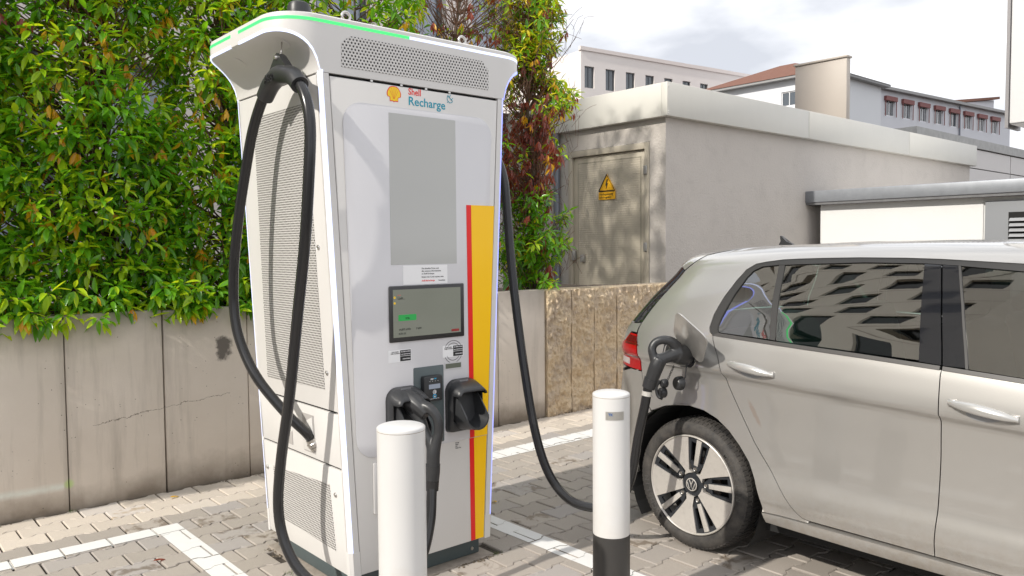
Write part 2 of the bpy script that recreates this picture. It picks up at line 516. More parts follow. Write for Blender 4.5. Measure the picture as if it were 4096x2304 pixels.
    return m
M_WALL = wall_mat()
wall = thing('retaining_wall', (2, YW, 0), 'low weathered concrete retaining wall of upright panels below the laurel hedge', 'wall')
xs = [1.045+.5405*k for k in range(-6, 8)]
xs[-1] = 4.829
rw = random.Random(11)
for i in range(len(xs)-1):
    g = .0045 if i != 6 else .0045
    off = rw.uniform(-.006, .006)
    x0 = xs[i]+(.008 if abs(xs[i]-1.585) < .02 else .003)
    box('concrete_panel', x0, xs[i+1]-.003, YW+off+.006, YW+.13, -.03, HWALL+rw.uniform(-.004, .004), M_WALL, wall, bev=.005)
box('joint_backing', xs[0], 4.83, YW+.05, YW+.10, -.02, HWALL-.02, mat('joint_dark', (.045, .04, .035), .9), wall)

def rock_mat():
    m, nt, N, L, b = _nt('split_sandstone')
    p = position(nt)
    c = mixc(nt, noise_node(nt, 3.0, 6, .6, p), (.80, .58, .34), (.92, .77, .55))
    c = mixc(nt, ramp(nt, noise_node(nt, 6, 7, .7, p, .5), .46, .62), c, (.66, .53, .40))
    c = mixc(nt, mth(nt, 'MULTIPLY', noise_node(nt, 150, 4, .7, p), .30), c, (.45, .33, .22))
    c = mixc(nt, mth(nt, 'MULTIPLY', ramp(nt, noise_node(nt, 55, 6, .75, p, .4), .54, .66), .55), c, (.88, .76, .58))  # pale flecks put sunlit highlights of the grain into the colour
    L.new(c, b.inputs['Base Color']); b.inputs['Roughness'].default_value = .6
    bump(nt, b, noise_node(nt, 45, 7, .75, p), 1.0, .03)
    return m
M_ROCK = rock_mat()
stonewall = thing('stone_palisade', (6, YW, 0), 'row of upright rough split sandstone blocks continuing the concrete wall', 'stone wall')
jx = [4.835, 5.142, 5.44, 5.754, 6.063, 6.357, 6.60, 6.89, 7.2, 7.5, 7.8, 8.1]
def rough_block(x0, x1, seed):
    nx, nz = 40, 130
    V, F = [], []
    def dep(x, z):
        q = Vector((x*5.5+seed*7.3, seed*3.1, z*4.0))
        n = noise.fractal(q, 0.8, 2.1, 4)*.55
        n += (1-abs(noise.noise(Vector((x*17+seed, 4.2, z*9.5))))*1.8)*.28
        n += noise.noise(Vector((x*44, seed*2.0, z*30)))*.26+noise.noise(Vector((x*95, seed*2.0, z*62)))*.16
        e = min(x-x0, x1-x, .03)/.03
        return .066*n*(.35+.65*e)+.012*(1-e)
    for j in range(nz+1):
        for i in range(nx+1):
            x = x0+(x1-x0)*i/nx; z = -.03+(HWALL+.02)*j/nz
            zz = z + (.012*noise.noise(Vector((x*12, seed, 1.7))) if j == nz else 0)
            V.append((x+.004*noise.noise(Vector((seed, z*9, 0.3))), YW+.02-dep(x, z)-.02, zz))
    for j in range(nz):
        for i in range(nx):
            a = j*(nx+1)+i; F.append((a, a+1, a+nx+2, a+nx+1))
    b = len(V)
    back = [(x0, YW+.25, -.03), (x1, YW+.25, -.03), (x1, YW+.25, HWALL-.01), (x0, YW+.25, HWALL-.01)]
    V += back
    tr = [nz*(nx+1)+i for i in range(nx+1)]
    F.append(tuple(tr)+(b+2, b+3))
    F.append(tuple(j*(nx+1) for j in range(nz+1))[::-1]+(b, b+3)[::1] if False else tuple(j*(nx+1) for j in range(nz+1))+(b+3, b))
    F.append(tuple(j*(nx+1)+nx for j in range(nz+1))[::-1]+(b+1, b+2))
    F.append((b, b+3, b+2, b+1))
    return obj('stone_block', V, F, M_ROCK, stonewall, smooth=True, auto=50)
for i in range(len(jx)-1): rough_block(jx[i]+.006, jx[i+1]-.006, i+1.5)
# planting bed behind the wall
bed_m = mat('bed_soil', (.055, .040, .028), .95, var=.5, vscale=12, bmp=1.0, bscale=45)
V, F = [], []
for j in range(9):
    for i in range(41):
        x = -2.4+i*.255; y = YW+.131+j*.17
        V.append((x, y, 1.075+.035*noise.noise(Vector((x*4, y*4, 0))) - (.0 if x < 6.6 else .03)))
for j in range(8):
    for i in range(40): a = j*41+i; F.append((a, a+1, a+42, a+41))
tag(obj('planting_bed', V, F, bed_m, smooth=True), kind='structure')
# ------------------------------------------------------------------ charging station
def plastic(name, c, rough, grime=.0):
    m, nt, N, L, b = _nt(name)
    p = position(nt)
    f = noise_node(nt, 5, 6, .6, scaled(nt, p, (1, 1, .45)))
    cc = mixc(nt, f, tuple(x*.96 for x in c), tuple(min(1, x*1.03) for x in c))
    sp = ramp(nt, noise_node(nt, 75, 6, .8, p), .70, .78)
    cc = mixc(nt, mth(nt, 'MULTIPLY', sp, grime), cc, tuple(x*.55 for x in c))
    L.new(cc, b.inputs['Base Color'])
    rr = N.new('ShaderNodeMapRange'); L.new(noise_node(nt, 11, 5, .6, p), rr.inputs[0])
    rr.inputs[3].default_value = max(.02, rough-.07); rr.inputs[4].default_value = rough+.10
    L.new(rr.outputs[0], b.inputs['Roughness'])
    bump(nt, b, noise_node(nt, 500, 2, .5, p), .04, .001)
    return m
M_WHITE = plastic('white_powder_coat', (.66, .645, .625), .38, .25)
M_PANEL = plastic('pale_grey_glass_panel', (.63, .625, .645), .12, .12)
M_PLINTH = plastic('slate_grey_steel', (.075, .098, .102), .5, .6)
M_YEL = plastic('yellow_foil', (1.0, .57, .0), .30, .05)
M_RED = plastic('red_foil', (.78, .012, .010), .30, .05)
M_BLACK = plastic('black_moulded_plastic', (.028, .029, .031), .36, .3)
M_RUB = plastic('black_cable_rubber', (.018, .018, .019), .20, .6)
M_GREYP = plastic('grey_reader_plate', (.10, .125, .13), .42, .2)
M_DARK = mat('dark_gap', (.012, .012, .013), .8)
M_STEEL = mat('bright_steel', (.62, .60, .57), .28, 1.0, var=.15, vscale=60)
M_LEDW = mat('white_light_strip', (.45, .48, .60), .35, emit=(.62, .70, 1.0), es=.95)
M_LEDB = mat('blue_light_strip', (.30, .33, .6), .35, emit=(.30, .35, 1.0), es=.95)
M_LEDG = mat('green_light_strip', (.04, .45, .12), .35, emit=(.06, .80, .17), es=.8)
M_SCR = mat('unlit_screen', (.47, .475, .46), .10, spec=.5)
M_LCD = mat('dim_display', (.15, .155, .13), .12, emit=(.28, .30, .24), es=.16)
M_INK = mat('black_print', (.02, .02, .022), .5)
M_CARD = mat('white_sticker', (.82, .82, .83), .4)
M_TEAL = mat('teal_print', (.0, .30, .42), .4)
M_REDP = mat('red_print', (.80, .035, .025), .4)
M_SUNY = mat('amber_print', (.95, .62, .01), .4)
M_GRN = mat('green_bar', (.02, .20, .05), .4, emit=(.01, .35, .06), es=.3)

def vent_mat(name, ax, pu, pv, rad, c, hole=(.03, .028, .026)):
    m, nt, N, L, b = _nt(name)
    p = position(nt); sep = N.new('ShaderNodeSeparateXYZ'); L.new(p, sep.inputs[0])
    v = mth(nt, 'DIVIDE', sep.outputs[2], pv)
    row = mth(nt, 'FLOOR', v)
    u = mth(nt, 'ADD', mth(nt, 'DIVIDE', sep.outputs[ax], pu), mth(nt, 'MULTIPLY', mth(nt, 'MODULO', row, 2.0), .5))
    fu = mth(nt, 'MULTIPLY', mth(nt, 'SUBTRACT', mth(nt, 'FRACT', u), .5), pu)
    fv = mth(nt, 'MULTIPLY', mth(nt, 'SUBTRACT', mth(nt, 'FRACT', v), .5), pv)
    d = mth(nt, 'SQRT', mth(nt, 'ADD', mth(nt, 'MULTIPLY', fu, fu), mth(nt, 'MULTIPLY', fv, fv)))
    h = mth(nt, 'LESS_THAN', d, rad)
    L.new(mixc(nt, h, c, hole), b.inputs['Base Color'])
    b.inputs['Roughness'].default_value = .45
    bump(nt, b, ramp(nt, d, rad/.02*.02/1.0 if False else max(.0, rad*.85), rad*1.1), .5, .004)
    return m
M_VENTF = vent_mat('front_perforation', 0, .0165, .0132, .0044, (.66, .645, .625))
M_VENTS = vent_mat('side_perforation', 1, .0125, .0108, .0043, (.66, .645, .625), (.055, .048, .042))

CX, YF, YB = 2.05, 2.97, 3.81
ZB, ZS, ZR, ZT = .10, 2.22, 2.375, 2.452
def hwid(z): return .385+(z-ZB)/(ZS-ZB)*(.492-.385)
ch = thing('charging_station', (2.05, 3.4, 0), 'tall white fast charging station with perforated sides, light strips and yellow corner stripe', 'charging station')
# core (dark, behind the cladding)
V = []
for z in (ZB+.01, ZS+.02):
    h = hwid(z)-.012
    V += [(CX-h, YF+.018, z), (CX+h, YF+.018, z), (CX+h, YB-.012, z), (CX-h, YB-.012, z)]
obj('core', V, [(3, 2, 1, 0), (4, 5, 6, 7), (0, 1, 5, 4), (1, 2, 6, 5), (2, 3, 7, 6), (3, 0, 4, 7)], M_DARK, ch)
# plinth
box('plinth', X0C+.005, X1C-.01, Y0C+.03, Y1C-.01, .0065, ZB+.012, M_PLINTH, ch, bev=.004)
for sx in (X0C+.05, X1C-.055):
    lathe('plinth_screw', [(0, .004), (.008, .004), (.009, 0)], frame_map((sx, Y0C+.03, .035), (1, 0, 0), (0, 0, 1), (0, -1, 0)), M_STEEL, ch, 12)
# side cladding: three panels each side, tilted with the taper
def side_map(sgn):
    e0 = Vector((CX+sgn*hwid(0), 0, 0)); sl = (hwid(1)-hwid(0))
    axz = Vector((sgn*sl, 0, 1)); n = Vector((sgn, 0, -sl)).normalized()
    return lambda y, z, h=0.0: Vector((CX+sgn*hwid(z), y, z))+n*h
def quad_slab(name, corners, fm, h0, h1, m, parent, bev=.003):
    return slab(name, corners, fm, h0, h1, m, parent, bev)
for sgn, ynear in ((-1, 0), (1, 0)):
    sm = side_map(sgn)
    YA, YZ = YF+.022, YB-.012
    segs = [('side_cladding', .812, ZS-.006), ('cable_panel', .568, .802), ('side_cladding', ZB, .558)]
    for nm, z0, z1 in segs:
        c4 = [(YA, z0), (YZ, z0), (YZ, z1), (YA, z1)]
        if sgn > 0: c4 = c4[::-1]
        pnl = slab(nm, c4, sm, -.012, 0, M_WHITE, ch, bev=.004)
        if nm == 'side_cladding' and z1 > 2:
            v4 = [(3.10, .90), (3.68, .885), (3.63, 2.115), (3.105, 2.112)]
            slab('vent', v4 if sgn < 0 else v4[::-1], sm, .0006, .0016, M_VENTS, ch)
        elif nm == 'side_cladding':
            v4 = [(3.095, .185), (3.675, .20), (3.69, .445), (3.115, .478)]
            slab('vent', v4 if sgn < 0 else v4[::-1], sm, .0006, .0016, M_VENTS, ch)
        else:
            # cable inlet niche (dark-edged pocket) and a blank one
            r4 = [(3.225, .59), (3.334, .59), (3.334, .765), (3.225, .765)]
            slab('cable_niche', r4 if sgn < 0 else r4[::-1], sm, .0008, .0022, mat('niche_grey', (.42, .40, .385), .5), ch)
            r4 = [(3.232, .597), (3.327, .597), (3.327, .66), (3.29, .735), (3.232, .758)]
            slab('niche_ramp', r4 if sgn < 0 else r4[::-1], sm, .0026, .006, M_WHITE, ch, bev=.002)
            r4 = [(3.45, .592), (3.537, .592), (3.45, .66)]
            slab('blank_niche', r4 if sgn < 0 else r4[::-1], sm, .0008, .0025, mat('niche_grey', (.42, .40, .385), .5), ch, bev=.001)
    for y, z in ((3.074, 1.51), (3.071, .975), (3.065, .443), (3.754, .426)):
        c = sm(y, z, 0); n = sm(y, z, 1)-c
        lathe('lock', [(0, .007), (.0045, .007), (.0055, .0035), (.009, .006), (.0105, .004), (.011, 0)], frame_map(c, (0, 1, 0), (0, 0, 1), n), M_STEEL, ch, 14)
# back panel
hb0, hb1 = hwid(ZB)-.01, hwid(ZS)-.01
slab('back_panel', [(CX-hb0, ZB), (CX+hb0, ZB), (CX+hb1, ZS-.006), (CX-hb1, ZS-.006)], frame_map((0, YB-.011, 0), (1, 0, 0), (0, 0, 1), (0, 1, 0)), 0, .011, M_WHITE, ch)
# corner posts with light strips
FM = frame_map((0, YF, 0), (1, 0, 0), (0, 0, 1), (0, -1, 0))     # front plane map (x,z,out)
for sgn in (-1, 1):
    for yc, fs in ((YF, 1), (YB, -1)):
        def post(z): # plan of the post at height z
            h = hwid(z); w = .042
            o = CX+sgn*h
            return [(o, yc+fs*.030), (o, yc+fs*.012), (o-sgn*.012, yc), (o-sgn*w, yc), (o-sgn*w, yc+fs*.030)]
        V = []; F = []
        for z in (ZB-.005, .205, .2051, ZS-.002):
            pl = post(z) if z < .2051 or True else None
            if z >= .2051: pl = post(z)
            else: # foot cap slightly fatter
                cx0 = sum(p[0] for p in pl)/5; cy0 = sum(p[1] for p in pl)/5
                pl = [(cx0+(p[0]-cx0)*1.12, cy0+(p[1]-cy0)*1.12) for p in pl]
            V += [(x, y, z) for x, y in pl]
        for k in range(3):
            for i in range(5):
                a = k*5+i; b = k*5+(i+1) % 5; F.append((a, b, b+5, a+5))
        F.append((0, 1, 2, 3, 4)); F.append((15, 16, 17, 18, 19))
        bm = bmesh.new(); vs = [bm.verts.new(v) for v in V]
        for f in F: bm.faces.new([vs[i] for i in f])
        from_bm('corner_post', bm, M_WHITE, ch)
        # strip on the chamfer
        def strip(z):
            h = hwid(z); o = CX+sgn*h
            return [(o+sgn*.0012, yc+fs*.0140), (o+sgn*.0012, yc+fs*.0115), (o-sgn*.0115, yc-fs*.0012), (o-sgn*.0140, yc-fs*.0012), (o-sgn*.014, yc+fs*.003), (o-sgn*.003, yc+fs*.014)]
        zs = [.206, .5, .9, 1.3, 1.7, 2.0, ZS+.005]; V = []; F = []
        for z in zs: V += [(x, y, z) for x, y in strip(z)]
        for k in range(len(zs)-1):
            for i in range(6):
                a = k*6+i; b = k*6+(i+1) % 6; F.append((a, b, b+6, a+6))
        F.append(tuple(range(6))); e = (len(zs)-1)*6; F.append(tuple(range(e, e+6)))
        bm = bmesh.new(); vs = [bm.verts.new(v) for v in V]
        for f in F: bm.faces.new([vs[i] for i in f])
        from_bm('light_strip', bm, M_LEDB if sgn > 0 else M_LEDW, ch)
# front door panel (tapered)
def fxl(z): return CX-hwid(z)+.046
def fxr(z): return CX+hwid(z)-.046
slab('front_panel', [(fxl(ZB), ZB), (fxr(ZB), ZB), (fxr(2.208), 2.208), (fxl(2.208), 2.208)], FM, -.016, 0, M_WHITE, ch, bev=.004)
# pale glass panel with rounded corners
gp = []
zlo, zhi = .60, 2.115
for (zc, xc, a0, rx, rz) in ((zhi-.09, fxr(zhi)-.035-.09, 0, .09, .09), (zhi-.09, fxl(zhi)+.05+.09, 90, .09, .09), (zlo+.09, fxl(zlo)+.012+.09, 180, .09, .09)):
    for i in range(9):
        a = math.radians(a0+90*i/8); gp.append((xc+rx*math.cos(a), zc+rz*math.sin(a)))
gp += [(2.296, zlo), (fxr(zlo)-.03, zlo), (fxr(.8)-.012, .72), (fxr(1.8)-.03, 1.9)]
slab('glass_panel', gp, FM, .0008, .0045, M_PANEL, ch, bev=.0015)
# stripes: above on the glass, below on the door
def stripe(nm, f0, f1, z0, z1, m, h):
    slab(nm, [(f0(z0), z0), (f1(z0), z0), (f1(z1), z1), (f0(z1), z1)], FM, h, h+.0012, m, ch)
r0 = lambda z: 2.309-(z-.1)/1.6*.012
r1 = lambda z: 2.335-(z-.1)/1.6*.010
for z0, z1, h in ((.103, .598, .0006), (.602, 1.703, .0048)):
    stripe('red_stripe', r0, r1, z0, z1, M_RED, h)
    stripe('yellow_stripe', lambda z: r1(z)+.0004, lambda z: fxr(z)-.004, z0, z1, M_YEL, h)
# advertising screen
slab('advert_screen', [(1.880, 1.431), (2.238, 1.431), (2.238, 2.088), (1.880, 2.088)], FM, .0047, .0054, M_SCR, ch)
# notice card (code left out)
slab('notice_card', rrect(1.942, 2.183, 1.341, 1.427, .003, 2), FM, .0047, .0056, M_CARD, ch)
for i, (s, mm, b) in enumerate((('Die aktuellen Preise und', M_INK, 0), ('alle weiteren Informationen', M_INK, 0), ('zu Shell Recharge:', M_INK, 0), ('Einfach den Code scannen oder', M_INK, 0))):
    text('notice_text', s, .0095, (2.040, YF-.0059, 1.409-i*.0118-(.003 if i > 2 else 0)), mm, ch)
text('notice_text', 'shell.de/recharge', .0105, (2.040, YF-.0059, 1.354), M_REDP, ch, bold=.012)
text('notice_text', 'besuchen.', .0095, (2.133, YF-.0059, 1.354), M_INK, ch)
# touch screen
ts = box('touch_screen', 1.864, 2.273, YF-.014, YF-.0046, 1.091, 1.338, mat('graphite_frame', (.055, .055, .057), .35, .6), ch, bev=.005)
slab('display', [(1.882, 1.112), (2.250, 1.112), (2.250, 1.322), (1.882, 1.322)], FM, .0142, .0150, M_LCD, ts)
for s, sz, x, z, mm in (('Lädt...', .016, 1.905, 1.279, M_INK), ('97%', .013, 1.944, 1.190, M_INK), ('14,875 kWh', .0125, 1.909, 1.142, M_INK), ('7 kW', .0125, 2.0, 1.142, M_INK), ('0:31:15', .0125, 1.909, 1.124, M_INK)):
    text('display_text', s, sz, (x, YF-.0160, z), mm, ts)
slab('charge_bar', rrect(1.908, 2.002, 1.184, 1.211, .003, 2), FM, .0151, .0155, M_GRN, ts)
slab('stop_button', rrect(2.195, 2.240, 1.118, 1.129, .004, 3), FM, .0151, .0156, mat('dim_red', (.30, .03, .03), .4), ts)
slab('underline', [(1.905, 1.297), (1.922, 1.297), (1.922, 1.2985), (1.905, 1.2985)], FM, .0151, .0156, M_REDP, ts)
for z in (1.288, 1.263):
    lathe('status_dot', [(0, .0006), (.005, .0006), (.005, 0)], frame_map((1.890, YF-.0151, z), (1, 0, 0), (0, 0, 1), (0, -1, 0)), M_SUNY, ts, 16)
# two information stickers (codes left out)
for x0, z0 in ((1.860, 1.002), (2.151, .998)):
    st = slab('sticker', rrect(x0, x0+.119, z0, z0+.055, .003, 2), FM, .0047, .0055, M_CARD, ch)
    slab('sticker_block', [(x0+.060, z0+.027), (x0+.116, z0+.027), (x0+.116, z0+.052), (x0+.060, z0+.052)], FM, .0057, .0060, M_INK, st)
    slab('sticker_block', [(x0+.060, z0+.003), (x0+.116, z0+.003), (x0+.116, z0+.025), (x0+.060, z0+.025)], FM, .0057, .0060, M_INK, st)
    text('sticker_text', 'ZUM LADEN', .0065, (x0+.016, YF-.0060, z0+.044), M_INK, st)
    text('sticker_text', 'HIER SCANNEN', .0065, (x0+.012, YF-.0060, z0+.037), M_INK, st)
    text('sticker_text', 'newmotion', .0090, (x0+.072, YF-.0064, z0+.011), M_CARD, st, bold=.01)
    text('sticker_text', 'DE: 0800 6273864', .0066, (x0+.064, YF-.0064, z0+.043), M_CARD, st, bold=.01)
    text('sticker_text', 'Serial: A0207386 B100', .0056, (x0+.062, YF-.0064, z0+.032), M_CARD, st, bold=.01)
# meter window
box('meter_bezel', 2.160, 2.261, YF-.0062, YF-.0046, .940, .974, mat('bezel_grey', (.55, .55, .56), .4), ch)
slab('meter_display', [(2.166, .946), (2.255, .946), (2.255, .968), (2.166, .968)], FM, .0064, .0068, mat('meter_lcd', (.13, .145, .115), .2), ch)
# contactless symbol arcs behind the right sticker
for r in (.052, .040):
    V, F = tube_geo([Vector((2.212+r*math.cos(math.radians(a)), YF-.0048, 1.022+r*math.sin(math.radians(a)))) for a in range(20, 165, 8)], .0012, 6)
    tube_geo([Vector((2.212+r*math.cos(math.radians(a)), YF-.0048, 1.022+r*math.sin(math.radians(a)))) for a in range(205, 340, 8)], .0012, 6, V=V, F=F)
    obj('contactless_arc', V, F, M_INK, ch)
# reader plate and card reader
slab('reader_plate', rrect(1.989, 2.154, .612, .968, .006, 3), FM, .0047, .0072, M_GREYP, ch, bev=.001)
cr = slab('card_reader', rrect(2.026, 2.130, .810, .927, .010, 4), FM, .0074, .034, M_BLACK, ch, bev=.006)
slab('reader_display', [(2.052, .868), (2.114, .868), (2.114, .889), (2.052, .889)], FM, .0342, .0346, mat('reader_lcd', (.22, .24, .27), .2, emit=(.2, .24, .34), es=.25), cr)
text('reader_text', 'pay', .011, (2.062, YF-.0343, .911), M_CARD, cr, bold=.02); text('reader_text', 'ter', .011, (2.081, YF-.0343, .911), mat('cyan_print', (.02, .45, .8), .4), cr, bold=.02)
text('reader_text', 'Contactless Payment Only', .0048, (2.056, YF-.0343, .822), M_CARD, cr)
for x in (2.056, 2.070, 2.085, 2.100): slab('reader_lamp', [(x, .902), (x+.004, .902), (x+.004, .9035), (x, .9035)], FM, .0342, .0346, M_CARD, cr)
for cz, r0_, r1_, mm in ((.853, .0, .0095, M_CARD), (.853, .0, .007, M_BLACK), (.834, .0, .0095, mat('cyan_print', (.02, .45, .8), .4)), (.834, .0, .0068, M_BLACK)):
    hgt = .0005 if mm != M_BLACK else .0009
    lathe('reader_ring', [(0, hgt), (r1_, hgt), (r1_, 0)], frame_map((2.083, YF-.0341, cz), (1, 0, 0), (0, 0, 1), (0, -1, 0)), mm, cr, 24)
slab('reader_wedge', [(2.078, .853), (2.087, .848), (2.087, .858)], FM, .0352, .0356, M_CARD, cr)
slab('reader_wedge', [(2.079, .8305), (2.087, .8305), (2.083, .8385)], FM, .0352, .0356, M_CARD, cr)
# meter label under the glass (code left out)
for i, s in enumerate(('Energy', 'Meter', 'DC', 'Public Key')):
    text('meter_text', s, .0075, (2.222, YF-.0012, .588-i*.0085), M_INK, ch)
# door handle strip lower left
slab('side_grip', rrect(1.775, 1.80, .35, .578, .008, 4), FM, .0008, .007, M_WHITE, ch, bev=.003)

# connector holders: moulded hood, pocket and tongue
def holder(x0, zt):
    w, h = .182, .245
    hd = []
    # hood shell: lofted sections from the plate outwards (rounded top)
    secs = []
    for d, top, bot, wi in ((.0, 0, h, w), (.03, .004, h-.004, w-.002), (.055, .012, h-.05, w-.006), (.085, .030, .11, w-.016), (.105, .046, .085, w-.030)):
        xs0, xs1 = x0+(w-wi)/2, x0+(w+wi)/2; z1, z0 = zt-top, zt-bot
        r = min(.055, (z1-z0)*.49); out = []
        for cxx, a0 in ((xs1-r, 0), (xs0+r, 90)):
            for i in range(7):
                a = math.radians(a0+90*i/6); out.append((cxx+r*math.cos(a), z1-r+r*math.sin(a)))
        rb = min(.02, (z1-z0)*.3)
        for cxx, a0 in ((xs0+rb, 180), (xs1-rb, 270)):
            for i in range(5):
                a = math.radians(a0+90*i/4); out.append((cxx+rb*math.cos(a), z0+rb+rb*math.sin(a)))
        secs.append((d, out))
    n = len(secs[0][1]); V = []; F = []
    for d, o in secs: V += [(x, YF-.0046-d, z) for x, z in o]
    for k in range(2):
        for i in range(n):
            a = k*n+i; b = k*n+(i+1) % n; F.append((a, b, b+n, a+n))
    for k in range(2, len(secs)-1):            # only the hood (upper part) continues outwards
        for i in range(0, 13):
            a = k*n+i; F.append((a, a+1, a+1+n, a+n))
    hood = obj('connector_holder', V, F, M_BLACK, ch, smooth=True, auto=50)
    sm_ = hood.modifiers.new('s', 'SOLIDIFY'); sm_.thickness = .007; sm_.offset = -1
    # pocket floor plate
    slab('pocket', rrect(x0+.012, x0+w-.012, zt-h+.02, zt-.02, .03, 5), FM, .0048, .012, M_DARK, hood)
    # scoop: U-shaped cup standing out below the hood
    def ucurve(half, ztop, zbot, dtop, dbot, n=8):
        cx_ = x0+w*.5; out = []
        for i in range(n): t = i/n; out.append((cx_-half, zt-ztop-(zbot-half*.9-ztop)*t, dtop+(dbot-dtop)*t**.9))
        for i in range(13):
            a_ = math.pi*i/12; out.append((cx_-half*math.cos(a_), zt-zbot+half*.9-half*.9*math.sin(a_), dbot+.012*math.sin(a_)))
        for i in range(n): t = 1-(i+1)/n; out.append((cx_+half, zt-ztop-(zbot-half*.9-ztop)*t, dtop+(dbot-dtop)*t**.9))
        return out
    rimo = ucurve(.066, .070, .222, .050, .128); plate = ucurve(.080, .050, .238, .010, .012)
    rimi = ucurve(.0595, .070, .213, .050, .127); inner = ucurve(.050, .070, .196, .022, .040)
    V = []; F = []; n = len(rimo)
    for C_ in (plate, [tuple((p[i]*.45+q[i]*.55) for i in range(3)) for p, q in zip(plate, rimo)], rimo, rimi, inner):
        V += [(x, YF-.0046-d, z) for x, z, d in C_]
    for k in range(4):
        for i in range(n-1): a_ = k*n+i; F.append((a_, a_+1, a_+1+n, a_+n))
    F.append(tuple(range(4*n, 5*n)))
    bm = bmesh.new(); vs = [bm.verts.new(v) for v in V]
    for f in F: bm.faces.new([vs[i] for i in f])
    from_bm('scoop', bm, M_BLACK, hood, smooth=True, auto=38)
    # moulded arrow mark
    slab('mark', [(x0+.055, zt-.006), (x0+.105, zt-.006), (x0+.105, zt-.012), (x0+.055, zt-.012)], frame_map((0, YF-.044, .004), (1, 0, 0), (0, .0, 1), (0, -1, 0)), 0, .002, mat('worn_grey', (.20, .20, .21), .4), hood)
    return hood
holder(1.842, .893)
holder(2.162, .893)

# brand print: shell emblem, lettering, plug sign
ex, ez, er = 1.911, 2.170, .036
def pecten(s):
    o = []
    for i in range(25):
        a = math.radians(-22+224*i/24)
        rr = s*(1+.045*abs(math.cos(a*3.0))-.03)
        o.append((ex+rr*math.cos(a), ez+.001+rr*math.sin(a)*.95))
    return o+[(ex-s*.62, ez-s*.40), (ex-s*.58, ez-s*.88), (ex-s*.12, ez-s*.86), (ex, ez-s*.97), (ex+s*.12, ez-s*.86), (ex+s*.58, ez-s*.88), (ex+s*.62, ez-s*.40)]
em = slab('emblem', pecten(er), FM, .0004, .0010, M_REDP, ch)
slab('emblem_face', pecten(er*.89), FM, .0011, .0014, M_SUNY, em)
for a in (-52, -26, 0, 26, 52):
    t = math.radians(90+a); dx, dz = math.cos(t), math.sin(t); px, pz = -dz, dx
    b0 = (ex+dx*.002, ez-er*.55); e0 = (ex+dx*er*.78, ez+dz*er*.76)
    slab('emblem_rib', [(b0[0]-px*.0004, b0[1]-pz*.0004), (b0[0]+px*.0004, b0[1]+pz*.0004), (e0[0]+px*.0005, e0[1]+pz*.0005), (e0[0]-px*.0005, e0[1]-pz*.0005)], FM, .0015, .0018, M_REDP, em)
text('lettering', 'Shell', .040, (1.985, YF-.0006, 2.178), M_REDP, ch, bold=.014, sx=.92)
text('lettering', 'Recharge', .053, (1.984, YF-.0006, 2.133), M_TEAL, ch, bold=.012, sx=1.02)
V, F = tube_geo([Vector((2.197+.000, YF-.0008, 2.166)), Vector((2.203, YF-.0008, 2.172))], .0016, 6)
for pl in ([(2.203, 2.172), (2.196, 2.182), (2.199, 2.196), (2.202, 2.200), (2.205, 2.195), (2.222, 2.180), (2.228, 2.176), (2.224, 2.170), (2.212, 2.166), (2.203, 2.172)], [(2.206, 2.190), (2.216, 2.202)], [(2.218, 2.179), (2.229, 2.190)]):
    tube_geo([Vector((x, YF-.0008, z)) for x, z in pl], .0015, 6, V=V, F=F)
obj('plug_sign', V, F, M_TEAL, ch)

# crown: rounded box with concave flares over both sides
XL, XR, RC = 1.385, 2.715, .165
def zf(x):
    e = abs(x-CX); b = hwid(ZS)
    if e <= b: return ZS
    t = min(1, (e-b)/(XR-CX-b)); a = math.acos(max(-1, 1-t))
    return ZS+(ZR-ZS)*math.sin(a)
plan = []
for cxx, cyy, a0 in ((XR-RC, YB-RC, 0), (XL+RC, YB-RC, 90), (XL+RC, YF+RC, 180), (XR-RC, YF+RC, 270)):
    for i in range(15):
        a = math.radians(a0+90*i/14); plan.append((cxx+RC*math.cos(a), cyy+RC*math.sin(a)))
den = []
for i in range(len(plan)):
    a, b = Vector(plan[i]), Vector(plan[(i+1) % len(plan)]); n = max(1, int((b-a).length/.012))
    for k in range(n): den.append(tuple(a+(b-a)*k/n))
bm = bmesh.new()
lo = [bm.verts.new((x, y, zf(x))) for x, y in den]
zt_ = [ZT-.018, ZT-.004, ZT]
def inset(x, y, d):
    v = Vector((x-CX, y-(YF+YB)/2)); return (CX+v.x*(1-d/.5), (YF+YB)/2+v.y*(1-d/.42))
rings = [lo]
for z, d in ((ZT-.022, 0), (ZT-.006, .002), (ZT, .010)):
    rings.append([bm.verts.new((*inset(x, y, d), z)) for x, y in den])
for k in range(3):
    for i in range(len(den)):
        j = (i+1) % len(den); bm.faces.new((rings[k][i], rings[k][j], rings[k+1][j], rings[k+1][i]))
bm.faces.new(rings[3])
crown = from_bm('crown', bm, M_WHITE, ch, smooth=True, auto=35)
